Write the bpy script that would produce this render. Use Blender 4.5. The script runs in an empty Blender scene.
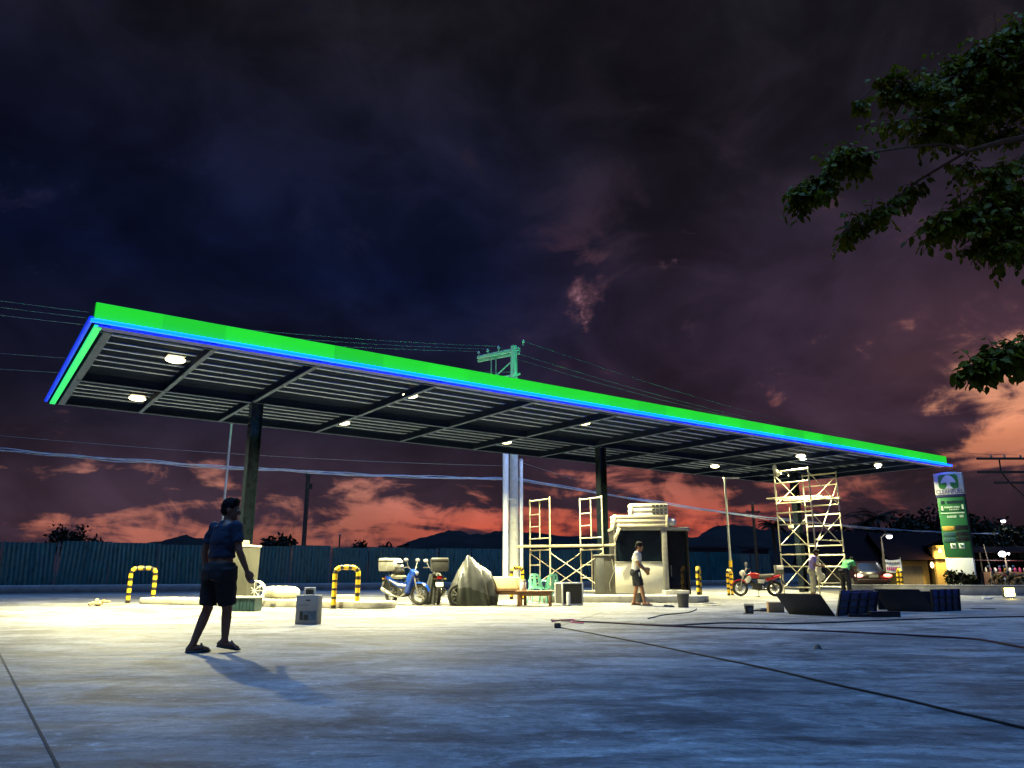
import bpy, bmesh, math, random
from mathutils import Vector, Matrix, noise, Quaternion
R = math.radians
PI = math.pi
scene = bpy.context.scene
COL = scene.collection

# ------------------------------------------------------------------ camera model
CF, CP, CH = 751.0, 0.24566, 0.88       # focal length in pixels, pitch, eye height

def ray(px, py):
    return Vector((px - 512, CF * math.cos(CP) - (384 - py) * math.sin(CP), CF * math.sin(CP) + (384 - py) * math.cos(CP)))

def gnd(px, py, z=0.0):
    d = ray(px, py); t = (z - CH) / d.z
    return Vector((d.x * t, d.y * t, z))

def at(px, py, y):
    d = ray(px, py); t = y / d.y
    return Vector((d.x * t, y, CH + d.z * t))

# ------------------------------------------------------------------ materials
def new_mat(name):
    m = bpy.data.materials.new(name); m.use_nodes = True
    nt = m.node_tree; b = nt.nodes['Principled BSDF']
    return m, nt, b

def mat(name, col, rough=.6, metal=0.0, var=.25, scale=6.0, bump=.0, bscale=40.0, emit=None, estr=0.0, spec=.5, stretch=None, dirt=None):
    m, nt, b = new_mat(name)
    tc = nt.nodes.new('ShaderNodeTexCoord'); vec = tc.outputs['Object']
    if stretch:
        mp = nt.nodes.new('ShaderNodeMapping'); mp.inputs['Scale'].default_value = stretch
        nt.links.new(vec, mp.inputs['Vector']); vec = mp.outputs['Vector']
    n = nt.nodes.new('ShaderNodeTexNoise'); n.inputs['Scale'].default_value = scale; n.inputs['Detail'].default_value = 6; n.inputs['Roughness'].default_value = .65
    nt.links.new(vec, n.inputs['Vector'])
    rp = nt.nodes.new('ShaderNodeValToRGB')
    c = col
    d = dirt or tuple(x * (1 - var) for x in c)
    rp.color_ramp.elements[0].position = .32; rp.color_ramp.elements[0].color = (*d, 1)
    rp.color_ramp.elements[1].position = .68; rp.color_ramp.elements[1].color = (*[min(1, x * (1 + var * .5)) for x in c], 1)
    nt.links.new(n.outputs['Fac'], rp.inputs['Fac']); nt.links.new(rp.outputs['Color'], b.inputs['Base Color'])
    mr = nt.nodes.new('ShaderNodeMapRange'); mr.inputs['To Min'].default_value = max(.04, rough - .12); mr.inputs['To Max'].default_value = min(1, rough + .12)
    nt.links.new(n.outputs['Fac'], mr.inputs['Value']); nt.links.new(mr.outputs['Result'], b.inputs['Roughness'])
    b.inputs['Metallic'].default_value = metal
    b.inputs['Specular IOR Level'].default_value = spec
    if bump:
        n2 = nt.nodes.new('ShaderNodeTexNoise'); n2.inputs['Scale'].default_value = bscale; n2.inputs['Detail'].default_value = 5
        nt.links.new(vec, n2.inputs['Vector'])
        bp = nt.nodes.new('ShaderNodeBump'); bp.inputs['Strength'].default_value = bump; bp.inputs['Distance'].default_value = .02
        nt.links.new(n2.outputs['Fac'], bp.inputs['Height']); nt.links.new(bp.outputs['Normal'], b.inputs['Normal'])
    if emit:
        b.inputs['Emission Color'].default_value = (*emit, 1); b.inputs['Emission Strength'].default_value = estr
    return m

def emat(name, col, strength, base=(.5, .5, .5), rough=.4):
    m, nt, b = new_mat(name)
    b.inputs['Base Color'].default_value = (*base, 1); b.inputs['Roughness'].default_value = rough
    b.inputs['Emission Color'].default_value = (*col, 1); b.inputs['Emission Strength'].default_value = strength
    return m

M = {}
M['beam_shade'] = mat('shaded_beam_web', (.008, .014, .034), .85, 0, .3, 5, spec=.05)  # beam grey made much darker; shade on the beam sides put into the colour
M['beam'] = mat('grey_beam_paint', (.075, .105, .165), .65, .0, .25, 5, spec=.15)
M['purlin'] = mat('galvanised_steel', (.36, .44, .57), .6, .0, .55, 9, stretch=(.6, 3, 3))
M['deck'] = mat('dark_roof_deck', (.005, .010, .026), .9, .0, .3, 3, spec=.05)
M['column'] = mat('dark_steel_column', (.007, .012, .018), .22, .0, .3, 6, spec=.4)
M['frame_grey'] = mat('grey_frame', (.10, .105, .11), .5, .3)
M['soffit'] = mat('soffit_strip', (.06, .08, .35), .5, 0, .2)
M['lamp_diff'] = emat('lamp_diffuser', (1.0, .86, .45), 6.0)
M['lamp_house'] = mat('lamp_housing', (.25, .25, .25), .4, .5)
M['concrete_island'] = mat('island_concrete', (.40, .385, .34), .8, 0, .3, 4, .3, 60)
M['kerb'] = mat('kerb_concrete', (.26, .26, .26), .85, 0, .3, 3, .3, 50)
M['yellow'] = mat('safety_yellow_paint', (.80, .50, .02), .42, 0, .2, 12)
M['black'] = mat('black_paint', (.015, .014, .012), .45, 0, .3, 12)
M['cream_metal'] = mat('beige_cabinet_paint', (.095, .095, .078), .5, .1, .15, 3)
M['white'] = mat('white_paint', (.74, .74, .70), .5, 0, .12, 5)
M['carton_white'] = mat('white_carton_board', (.30, .30, .27), .7, 0, .15, 5)
M['white_plastic'] = mat('white_plastic', (.72, .71, .66), .4, 0, .12, 5)
M['dark_grey'] = mat('dark_grey_metal', (.07, .07, .065), .5, .3, .3, 5)
M['scaf'] = mat('scaffold_tube', (.62, .57, .42), .5, .35, .35, 14)
M['wood'] = mat('brown_wood', (.22, .11, .045), .6, 0, .4, 7, .2, 40, stretch=(1, 9, 9))
M['plank'] = mat('pale_plank', (.58, .50, .33), .65, 0, .3, 6, .2, 40, stretch=(1, 9, 9))
M['crate_wood'] = mat('pale_crate_wood', (.78, .70, .48), .65, 0, .25, 5, .2, 40, stretch=(1, 1, 8))
M['foam'] = mat('cream_foam', (.72, .62, .34), .8, 0, .15, 5, .2, 30)
M['mint'] = mat('mint_plastic', (.20, .62, .47), .35, 0, .1, 4)
M['teal'] = mat('teal_crate_plastic', (.012, .048, .058), .4, 0, .3, 5)
M['car_glass'] = mat('tinted_car_glass', (.004, .004, .005), .35, 0, .2, 3, spec=.2)
M['glass'] = mat('dark_glass', (.006, .012, .02), .06, 0, .2, 3)
M['trim_alu'] = mat('aluminium_trim', (.42, .41, .36), .4, .5, .2, 8)
M['panel_white'] = mat('white_cladding', (.80, .77, .62), .45, 0, .15, 2.5)
M['tyre'] = mat('tyre_rubber', (.012, .012, .012), .75, 0, .3, 20)
M['chrome'] = mat('worn_chrome', (.55, .54, .50), .25, .8, .25, 12)
M['engine'] = mat('engine_alloy', (.07, .07, .065), .4, .6, .4, 18)
M['blue_fairing'] = mat('blue_fairing_paint', (.008, .05, .34), .22, 0, .2, 6)
M['red_fairing'] = mat('red_fairing_paint', (.5, .02, .025), .25, 0, .2, 6)
M['seat'] = mat('pale_seat_vinyl', (.17, .16, .13), .55, 0, .25, 8)
M['seat_black'] = mat('black_seat_vinyl', (.02, .02, .02), .5, 0, .25, 8)
M['box_grey'] = mat('grey_top_box', (.24, .24, .22), .45, 0, .2, 5)
M['box_dark'] = mat('dark_top_box', (.05, .05, .047), .45, 0, .2, 5)
M['tarp'] = mat('silver_grey_tarpaulin', (.058, .062, .062), .36, .2, .3, 4, .25, 12)
M['tarp_dark'] = mat('dark_grey_tarpaulin_hem', (.022, .025, .021), .4, .15, .3, 5, .25, 12)
M['taillight'] = mat('tail_light_red', (.55, .01, .01), .25, 0, .2, 8)
M['lens'] = mat('clear_lens', (.5, .5, .48), .12, .2, .1, 8)
M['skin'] = mat('brown_skin', (.19, .085, .048), .55, 0, .15, 9)
M['skin2'] = mat('tan_skin', (.30, .145, .075), .55, 0, .15, 9)
M['hair'] = mat('black_hair', (.006, .005, .005), .7, 0, .4, 40, .5, 120, spec=.12)
M['shirt_blue'] = mat('blue_shirt_cloth', (.0035, .014, .042), .85, 0, .2, 9, .3, 80)
M['shorts_black'] = mat('black_shorts_cloth', (.006, .006, .008), .85, 0, .3, 9, .3, 80)
M['shirt_white'] = mat('white_tee_cloth', (.66, .62, .52), .85, 0, .12, 9, .3, 80)
M['shorts_navy'] = mat('navy_shorts_cloth', (.006, .009, .014), .85, 0, .3, 9)
M['shirt_lilac'] = mat('lilac_shirt_cloth', (.22, .18, .46), .85, 0, .2, 9)
M['trousers_grey'] = mat('grey_trousers_cloth', (.34, .33, .25), .85, 0, .35, 9)
M['vest_green'] = mat('green_vest_cloth', (.10, .50, .16), .8, 0, .25, 9)
M['trousers_black'] = mat('black_trousers_cloth', (.012, .013, .018), .85, 0, .3, 9)
M['sandal'] = mat('dark_sandal', (.02, .016, .012), .6)
M['eye'] = mat('eye_white', (.6, .6, .58), .3)
M['phone'] = mat('black_phone', (.01, .01, .012), .2)
M['bark'] = mat('tree_bark', (.11, .075, .05), .85, 0, .4, 6, .5, 25, stretch=(4, 4, 1))
M['twig'] = mat('pale_twig_bark', (.22, .075, .03), .8, 0, .3, 8, .4, 30)
M['concrete_pole'] = mat('concrete_pole', (.50, .50, .46), .75, 0, .2, 5, .2, 30)
M['grey_pipe'] = mat('galvanised_pipe', (.42, .44, .45), .45, .4, .2, 6)
M['wood_pole'] = mat('dark_wood_pole', (.05, .04, .032), .85, 0, .3, 6)
M['cable_black'] = mat('black_cable', (.015, .015, .017), .6)
M['wire_steel'] = mat('pale_wire', (.12, .13, .15), .5, .2)
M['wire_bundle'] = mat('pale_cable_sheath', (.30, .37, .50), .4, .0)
M['cable_red'] = mat('dark_red_hose', (.06, .012, .016), .55, 0, .4, 3)
M['carton'] = mat('brown_carton', (.32, .19, .09), .8, 0, .2, 6)
M['roof_dark'] = mat('dark_red_roof', (.010, .005, .006), .9, 0, .3, 4, .3, 10, spec=.05)
M['wall_yellow'] = mat('yellow_house_wall', (.50, .37, .13), .8, 0, .2, 3)
M['wall_grey'] = mat('grey_gable', (.10, .095, .10), .8, 0, .2, 3)
M['shutter'] = mat('grey_shutter', (.24, .23, .20), .7, 0, .4, 5, stretch=(8, 8, 1))
M['door_dark'] = mat('dark_door', (.07, .045, .03), .6)
M['bulb_warm'] = emat('warm_bulb', (1, .62, .2), 6.0)
M['bulb_white'] = emat('white_street_bulb', (.95, .97, 1), 8.0)
M['window_yellow'] = emat('lit_yellow_window', (.85, .62, .06), .55)
M['window_white'] = emat('lit_white_window', (.9, .95, .85), .6)
M['tail_glow'] = emat('lit_tail_lamp', (1, .06, .04), 6.0)
M['tail_glow2'] = emat('lit_pink_lamp', (1, .35, .28), 2.5)
M['flood'] = emat('flood_lens', (1, .80, .20), 14.0)
M['car_paint'] = mat('dark_maroon_car_paint', (.008, .003, .004), .3, .1, .2, 4)
M['sign_white'] = mat('sign_white', (.70, .74, .75), .4, 0, .08, 2)
M['sign_green'] = mat('sign_green', (.018, .15, .045), .45, 0, .1, 2)
M['sign_logo'] = mat('sign_logo_green', (.035, .22, .04), .45, 0, .1, 2)
M['sign_dark'] = mat('sign_dark_green', (.008, .03, .03), .4, 0, .1, 2)
M['sign_navy'] = mat('sign_navy', (.012, .02, .10), .45)
M['sign_gold'] = mat('sign_gold', (.55, .36, .06), .45)
M['sign_pale'] = mat('sign_pale_print', (.55, .72, .55), .45)
M['price_black'] = mat('price_panel_black', (.006, .012, .013), .3)
M['price_teal'] = mat('price_panel_teal', (.025, .09, .10), .4)
M['pink'] = mat('magenta_print', (.42, .04, .16), .6)
M['clad'] = mat('black_cladding', (.012, .013, .017), .35, .2, .3, 4)
M['clad_blue'] = mat('dark_blue_cladding', (.02, .04, .14), .45, .1, .4, 4)
M['print_blue'] = mat('print_blue_grey', (.10, .15, .19), .6, 0, .6, 9)
M['ink'] = mat('dark_ink', (.03, .035, .03), .6)
M['sack'] = mat('white_woven_sack', (.70, .68, .52), .8, 0, .2, 12, .5, 50)
M['rubble'] = mat('tan_offcut', (.50, .38, .20), .8, 0, .3, 9, .4, 30)
M['cloth_grey'] = mat('grey_jacket_cloth', (.22, .22, .17), .85, 0, .4, 14)
M['insul'] = mat('porcelain_insulator', (.45, .45, .42), .3)
M['hill'] = mat('hill_forest', (.014, .013, .014), .95, 0, .4, .03, spec=.05)
M['dark_ground'] = mat('dark_asphalt_ground', (.045, .045, .047), .9, 0, .3, .6, .2, 30)
M['joint'] = mat('joint_filler', (.018, .018, .02), .8)
M['led_tube'] = emat('blue_led_tube', (0.0, .44, 18.0), 1.0, (.0, .02, .1))
M['led_green'] = emat('green_led_soffit', (.02, .75, .16), 1.0, (.05, .3, .1))
M['end_dark'] = mat('dark_green_end_panel', (.01, .06, .03), .5)
M['end_blue'] = emat('blue_lit_end_panel', (.0, .035, .9), .8, (.03, .05, .3))
M['rear_green'] = emat('rear_green_panel', (.004, .8, .16), 110.0)
M['rear_blue'] = emat('rear_blue_tube', (.22, .40, 1.0), 42.0, (.05, .1, .3))

def leaf_mat(name, a, b_, trans=.25):
    m, nt, b = new_mat(name)
    oi = nt.nodes.new('ShaderNodeTexCoord')
    n = nt.nodes.new('ShaderNodeTexNoise'); n.inputs['Scale'].default_value = 2.3; n.inputs['Detail'].default_value = 4
    nt.links.new(oi.outputs['Object'], n.inputs['Vector'])
    w = nt.nodes.new('ShaderNodeTexWhiteNoise'); w.noise_dimensions = '3D'
    vm = nt.nodes.new('ShaderNodeVectorMath'); vm.operation = 'SNAP'; vm.inputs[1].default_value = (.06, .06, .06)
    nt.links.new(oi.outputs['Object'], vm.inputs[0]); nt.links.new(vm.outputs[0], w.inputs['Vector'])
    ad = nt.nodes.new('ShaderNodeMath'); ad.operation = 'MULTIPLY_ADD'; ad.inputs[1].default_value = .5
    nt.links.new(w.outputs['Value'], ad.inputs[0])
    ml = nt.nodes.new('ShaderNodeMath'); ml.operation = 'MULTIPLY'; ml.inputs[1].default_value = .6; nt.links.new(n.outputs['Fac'], ml.inputs[0])
    nt.links.new(ml.outputs[0], ad.inputs[2])
    rp = nt.nodes.new('ShaderNodeValToRGB'); rp.color_ramp.elements[0].position = .2; rp.color_ramp.elements[1].position = .85
    rp.color_ramp.elements[0].color = (*a, 1); rp.color_ramp.elements[1].color = (*b_, 1)
    nt.links.new(ad.outputs[0], rp.inputs['Fac']); nt.links.new(rp.outputs['Color'], b.inputs['Base Color'])
    b.inputs['Roughness'].default_value = .6; b.inputs['Specular IOR Level'].default_value = .12
    tr = nt.nodes.new('ShaderNodeBsdfTranslucent'); nt.links.new(rp.outputs['Color'], tr.inputs['Color'])
    mx = nt.nodes.new('ShaderNodeMixShader'); mx.inputs['Fac'].default_value = trans
    nt.links.new(b.outputs[0], mx.inputs[1]); nt.links.new(tr.outputs[0], mx.inputs[2])
    nt.links.new(mx.outputs[0], nt.nodes['Material Output'].inputs['Surface'])
    return m
M['leaf'] = leaf_mat('broad_leaf', (.040, .044, .002), (.24, .20, .008))
M['leaf_far'] = leaf_mat('distant_leaf', (.004, .006, .003), (.009, .012, .005), .1)

# --- fascia: backlit green acrylic in modules
def fascia_mat():
    m, nt, b = new_mat('green_backlit_fascia')
    tc = nt.nodes.new('ShaderNodeTexCoord'); sp = nt.nodes.new('ShaderNodeSeparateXYZ'); nt.links.new(tc.outputs['Object'], sp.inputs[0])
    dv = nt.nodes.new('ShaderNodeMath'); dv.operation = 'DIVIDE'; dv.inputs[1].default_value = 1.22; nt.links.new(sp.outputs['X'], dv.inputs[0])
    fl = nt.nodes.new('ShaderNodeMath'); fl.operation = 'FLOOR'; nt.links.new(dv.outputs[0], fl.inputs[0])
    w = nt.nodes.new('ShaderNodeTexWhiteNoise'); w.noise_dimensions = '1D'; nt.links.new(fl.outputs[0], w.inputs['W'])
    mr = nt.nodes.new('ShaderNodeMapRange'); mr.inputs['To Min'].default_value = .80; mr.inputs['To Max'].default_value = 1.08
    nt.links.new(w.outputs['Value'], mr.inputs['Value'])
    fr = nt.nodes.new('ShaderNodeMath'); fr.operation = 'FRACT'; nt.links.new(dv.outputs[0], fr.inputs[0])
    gt = nt.nodes.new('ShaderNodeMapRange'); gt.inputs['From Min'].default_value = .004; gt.inputs['From Max'].default_value = .014; gt.inputs['To Min'].default_value = .78
    nt.links.new(fr.outputs[0], gt.inputs['Value'])
    sm = nt.nodes.new('ShaderNodeMath'); sm.operation = 'MULTIPLY'; nt.links.new(mr.outputs['Result'], sm.inputs[0]); nt.links.new(gt.outputs['Result'], sm.inputs[1])
    b.inputs['Base Color'].default_value = (.05, .36, .03, 1); b.inputs['Roughness'].default_value = .4
    b.inputs['Emission Color'].default_value = (.014, .70, .02, 1)
    nt.links.new(sm.outputs[0], b.inputs['Emission Strength'])
    return m
M['fascia'] = fascia_mat()

# --- corrugated fence paint
M['fence_blue'] = mat('blue_fence_sheet', (.008, .13, .15), .3, .1, .5, 2.2, stretch=(3, 3, .6))
M['fence_post'] = mat('fence_post_steel', (.16, .17, .18), .6, .3)

# --- plaza concrete
def plaza_mat():
    m, nt, b = new_mat('plaza_concrete')
    tc = nt.nodes.new('ShaderNodeTexCoord')
    def nz(scale, detail, rough, stretch=(1, 1, 1), rot=0, dist=0):
        mp = nt.nodes.new('ShaderNodeMapping'); mp.inputs['Scale'].default_value = stretch; mp.inputs['Rotation'].default_value = (0, 0, rot)
        nt.links.new(tc.outputs['Object'], mp.inputs['Vector'])
        n = nt.nodes.new('ShaderNodeTexNoise'); n.inputs['Scale'].default_value = scale; n.inputs['Detail'].default_value = detail
        n.inputs['Roughness'].default_value = rough; n.inputs['Distortion'].default_value = dist
        nt.links.new(mp.outputs['Vector'], n.inputs['Vector']); return n.outputs['Fac']
    def ramp(fac, p0, c0, p1, c1):
        r = nt.nodes.new('ShaderNodeValToRGB'); r.color_ramp.elements[0].position = p0; r.color_ramp.elements[1].position = p1
        r.color_ramp.elements[0].color = (*c0, 1); r.color_ramp.elements[1].color = (*c1, 1); nt.links.new(fac, r.inputs['Fac']); return r.outputs['Color']
    def mix(mode, f, a, c):
        x = nt.nodes.new('ShaderNodeMix'); x.data_type = 'RGBA'; x.blend_type = mode
        if isinstance(f, float): x.inputs['Factor'].default_value = f
        else: nt.links.new(f, x.inputs['Factor'])
        nt.links.new(a, x.inputs[6]); nt.links.new(c, x.inputs[7]); return x.outputs[2]
    big = ramp(nz(.32, 7, .62, (1, 1.6, 1), .3, .6), .36, (.22, .22, .222), .62, (.46, .455, .44))
    streak = ramp(nz(1.1, 13, .76, (.45, 2.0, 1), -.18, 1.0), .34, (.36, .36, .37), .60, (1.0, 1.0, 1.0))
    stain = ramp(nz(.6, 12, .72, (.8, 1.3, 1), .9, 1.4), .42, (.34, .34, .35), .53, (1, 1, 1))
    spots = ramp(nz(3.2, 6, .6, (1, 1, 1), .3, .4), .27, (.30, .30, .31), .36, (1, 1, 1))
    fine = ramp(nz(7, 14, .82), .34, (.55, .55, .56), .66, (1.18, 1.18, 1.18))
    grit = ramp(nz(38, 12, .8), .30, (.62, .62, .62), .62, (1.12, 1.12, 1.12))
    blotch = ramp(nz(1.4, 15, .74, (.7, 1.4, 1), .5, .7), .455, (.50, .50, .51), .485, (1, 1, 1))
    fleck = ramp(nz(4.5, 15, .80, (.7, 1.6, 1), -.3, .3), .575, (0, 0, 0), .605, (.17, .17, .17))
    dirt = ramp(nz(6.5, 14, .78, (.8, 1.5, 1), .8, .4), .385, (.42, .42, .43), .42, (1, 1, 1))
    scuff = ramp(nz(2.0, 14, .84, (.6, 2.2, 1), .25, .8), .56, (0, 0, 0), .70, (.26, .26, .26))
    c = mix('MULTIPLY', .8, big, streak); c = mix('MULTIPLY', .8, c, stain); c = mix('MULTIPLY', .8, c, spots); c = mix('MULTIPLY', 1.0, c, fine); c = mix('ADD', 1.0, c, scuff); c = mix('MULTIPLY', 1.0, c, grit); c = mix('MULTIPLY', .75, c, blotch); c = mix('MULTIPLY', .8, c, dirt); c = mix('ADD', 1.0, c, fleck)
    nt.links.new(c, b.inputs['Base Color'])
    rr = nt.nodes.new('ShaderNodeMapRange'); rr.inputs['To Min'].default_value = .42; rr.inputs['To Max'].default_value = .85
    nt.links.new(nz(1.3, 7, .7, (.6, 2, 1), .1), rr.inputs['Value']); nt.links.new(rr.outputs['Result'], b.inputs['Roughness'])
    b.inputs['Specular IOR Level'].default_value = .35
    bp = nt.nodes.new('ShaderNodeBump'); bp.inputs['Strength'].default_value = .45; bp.inputs['Distance'].default_value = .02
    nt.links.new(nz(14, 10, .75), bp.inputs['Height']); nt.links.new(bp.outputs['Normal'], b.inputs['Normal'])
    return m
M['plaza'] = plaza_mat()

# ------------------------------------------------------------------ mesh helper
class MB:
    def __init__(s): s.v = []; s.f = []
    def add(s, vs, fs):
        o = len(s.v); s.v += [Vector(x) for x in vs]; s.f += [tuple(i + o for i in f) for f in fs]; return s
    def box(s, c, d, rz=0, ry=0, rx=0, top=1.0):
        x, y, z = d[0] / 2, d[1] / 2, d[2] / 2
        rot = Matrix.Rotation(rz, 3, 'Z') @ Matrix.Rotation(ry, 3, 'Y') @ Matrix.Rotation(rx, 3, 'X')
        vs = []
        for sx, sy, sz in ((-1, -1, -1), (1, -1, -1), (1, 1, -1), (-1, 1, -1), (-1, -1, 1), (1, -1, 1), (1, 1, 1), (-1, 1, 1)):
            k = top if sz > 0 else 1
            vs.append(rot @ Vector((sx * x * k, sy * y * k, sz * z)) + Vector(c))
        return s.add(vs, [(0, 3, 2, 1), (4, 5, 6, 7), (0, 1, 5, 4), (1, 2, 6, 5), (2, 3, 7, 6), (3, 0, 4, 7)])
    def tube(s, path, r, n=8, close=False):
        P = [Vector(p) for p in path]; k = len(P)
        rs = r if isinstance(r, (list, tuple)) else [r] * k
        vs = []; up = None
        for i in range(k):
            if close: t = P[(i + 1) % k] - P[i - 1]
            else: t = P[min(i + 1, k - 1)] - P[max(i - 1, 0)]
            t = t.normalized() if t.length > 1e-9 else Vector((0, 0, 1))
            if up is None:
                a = Vector((0, 0, 1)) if abs(t.z) < .9 else Vector((1, 0, 0)); up = (a - t * a.dot(t)).normalized()
            else:
                up = up - t * up.dot(t); up = up.normalized() if up.length > 1e-6 else t.orthogonal().normalized()
            b = t.cross(up)
            for j in range(n):
                a = 2 * PI * j / n; vs.append(P[i] + (up * math.cos(a) + b * math.sin(a)) * rs[i])
        fs = []
        for i in range(k if close else k - 1):
            i2 = (i + 1) % k
            for j in range(n):
                j2 = (j + 1) % n; fs.append((i * n + j, i * n + j2, i2 * n + j2, i2 * n + j))
        if not close:
            fs.append(tuple(reversed(range(n)))); fs.append(tuple(range((k - 1) * n, k * n)))
        return s.add(vs, fs)
    def lathe(s, prof, c=(0, 0, 0), axis='Z', n=16):
        vs = []
        for r, z in prof:
            for j in range(n):
                a = 2 * PI * j / n; p = (r * math.cos(a), r * math.sin(a), z)
                if axis == 'Y': p = (p[0], p[2], p[1])
                if axis == 'X': p = (p[2], p[0], p[1])
                vs.append(Vector(p) + Vector(c))
        fs = []
        for i in range(len(prof) - 1):
            for j in range(n):
                j2 = (j + 1) % n; fs.append((i * n + j, i * n + j2, (i + 1) * n + j2, (i + 1) * n + j))
        fs.append(tuple(reversed(range(n)))); fs.append(tuple(range((len(prof) - 1) * n, len(prof) * n)))
        return s.add(vs, fs)
    def prism(s, poly, o, ax, ay, ext):     # polygon in plane (ax, ay) at o, extruded by vector ext
        o, ax, ay, ext = Vector(o), Vector(ax), Vector(ay), Vector(ext); n = len(poly)
        vs = [o + ax * p[0] + ay * p[1] for p in poly] + [o + ax * p[0] + ay * p[1] + ext for p in poly]
        fs = [tuple(reversed(range(n))), tuple(range(n, 2 * n))] + [(i, (i + 1) % n, n + (i + 1) % n, n + i) for i in range(n)]
        return s.add(vs, fs)
    def ellip(s, c, r, rot=None, nu=14, nv=10):
        vs = []; c = Vector(c)
        for i in range(nv + 1):
            th = PI * i / nv
            for j in range(nu):
                ph = 2 * PI * j / nu
                p = Vector((r[0] * math.sin(th) * math.cos(ph), r[1] * math.sin(th) * math.sin(ph), r[2] * math.cos(th)))
                if rot is not None: p = rot @ p
                vs.append(c + p)
        fs = [(i * nu + j, (i + 1) * nu + j, (i + 1) * nu + (j + 1) % nu, i * nu + (j + 1) % nu) for i in range(nv) for j in range(nu)]
        return s.add(vs, fs)
    def cap(s, a, b, ra, rb, n=12):         # tapered capsule
        a, b = Vector(a), Vector(b); d = (b - a)
        if d.length < 1e-6: d = Vector((0, 0, 1e-3))
        t = d.normalized(); path = []; rr = []
        for k in range(5):
            th = PI / 2 * (1 - k / 4.0); path.append(a - t * ra * math.sin(th)); rr.append(max(ra * math.cos(th), 1e-4))
        for k in range(5):
            th = PI / 2 * k / 4.0; path.append(b + t * rb * math.sin(th)); rr.append(max(rb * math.cos(th), 1e-4))
        return s.tube(path, rr, n)
    def cone(s, a, b, ra, rb, n=16):
        return s.tube([a, Vector(a).lerp(Vector(b), .5), b], [ra, (ra + rb) / 2, rb], n)
    def loft(s, secs, n=20, pw=2.4):        # secs: (center, half-x, half-y, yaw) superellipse sections stacked
        vs = []
        for c, hx, hy, yaw in secs:
            for j in range(n):
                a = 2 * PI * j / n; ca, sa = math.cos(a), math.sin(a)
                x = hx * math.copysign(abs(ca) ** (2 / pw), ca); y = hy * math.copysign(abs(sa) ** (2 / pw), sa)
                vs.append(Vector(c) + Vector((x * math.cos(yaw) - y * math.sin(yaw), x * math.sin(yaw) + y * math.cos(yaw), 0)))
        k = len(secs)
        fs = [(i * n + j, i * n + (j + 1) % n, (i + 1) * n + (j + 1) % n, (i + 1) * n + j) for i in range(k - 1) for j in range(n)]
        fs += [tuple(reversed(range(n))), tuple(range((k - 1) * n, k * n))]
        return s.add(vs, fs)
    def build(s, name, m, parent=None, smooth=True, bevel=0.0, sharp=38, remesh=0.0, post=None, sub=0, smooth_iter=0):
        me = bpy.data.meshes.new(name)
        me.from_pydata([tuple(v) for v in s.v], [], s.f); me.update()
        o = bpy.data.objects.new(name, me); COL.objects.link(o)
        ms = m if isinstance(m, (list, tuple)) else [m]
        for x in ms: me.materials.append(M[x] if isinstance(x, str) else x)
        bm = bmesh.new(); bm.from_mesh(me); bmesh.ops.recalc_face_normals(bm, faces=bm.faces); bm.to_mesh(me); bm.free()
        if remesh or bevel or sub:
            if remesh:
                md = o.modifiers.new('r', 'REMESH'); md.mode = 'VOXEL'; md.voxel_size = remesh; md.use_smooth_shade = True
                if smooth_iter:
                    sm = o.modifiers.new('s', 'SMOOTH'); sm.factor = .5; sm.iterations = smooth_iter
            if bevel:
                md = o.modifiers.new('b', 'BEVEL'); md.width = bevel; md.segments = 2; md.limit_method = 'ANGLE'; md.angle_limit = R(40)
            if sub:
                md = o.modifiers.new('u', 'SUBSURF'); md.levels = sub; md.render_levels = sub
            dg = bpy.context.evaluated_depsgraph_get(); dg.update()
            nm = bpy.data.meshes.new_from_object(o.evaluated_get(dg), depsgraph=dg)
            o.modifiers.clear(); old = o.data; o.data = nm; bpy.data.meshes.remove(old); nm.name = name; me = nm
            if not me.materials:
                for x in ms: me.materials.append(M[x] if isinstance(x, str) else x)
        if post: post(me)
        if smooth:
            me.polygons.foreach_set('use_smooth', [True] * len(me.polygons))
            if not remesh and not sub and sharp < 180: me.set_sharp_from_angle(angle=R(sharp))
        if parent: o.parent = parent
        return o

def tag(o, label=None, cat=None, group=None, kind=None):
    if label: o['label'] = label
    if cat: o['category'] = cat
    if group: o['group'] = group
    if kind: o['kind'] = kind
    return o

def thing(name, label, cat, loc=(0, 0, 0), rz=0, group=None):
    o = bpy.data.objects.new(name, None); COL.objects.link(o); o.location = loc; o.rotation_euler = (0, 0, rz)
    o.empty_display_size = .1
    return tag(o, label, cat, group)

def copy_tree(o, parent=None):
    c = o.copy(); COL.objects.link(c)
    if parent: c.parent = parent
    for ch in [x for x in o.children]: copy_tree(ch, c)
    return c

def lamp(name, typ, loc, energy, col, parent=None, **kw):
    l = bpy.data.lights.new(name, typ); l.energy = energy; l.color = col
    for k, v in kw.items(): setattr(l, k, v)
    o = bpy.data.objects.new(name, l); COL.objects.link(o); o.location = loc
    if parent: o.parent = parent
    return o

def text_mesh(name, txt, size, m, parent, loc, rot, depth=.004, align='CENTER', sx=1.0):
    cu = bpy.data.curves.new(name, 'FONT'); cu.body = txt; cu.size = size; cu.extrude = depth; cu.align_x = align; cu.align_y = 'CENTER'
    o = bpy.data.objects.new(name, cu); COL.objects.link(o)
    dg = bpy.context.evaluated_depsgraph_get(); dg.update()
    me = bpy.data.meshes.new_from_object(o.evaluated_get(dg), depsgraph=dg)
    bpy.data.objects.remove(o); me.name = name; me.materials.clear(); me.materials.append(M[m])
    o = bpy.data.objects.new(name, me); COL.objects.link(o); o.location = loc; o.rotation_euler = rot; o.scale = (sx, 1, 1); o.parent = parent
    return o

def faces_cam(p):   # yaw that turns local -Y toward the viewpoint side of the plaza
    return math.atan2(p[0], p[1]) * -1
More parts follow.
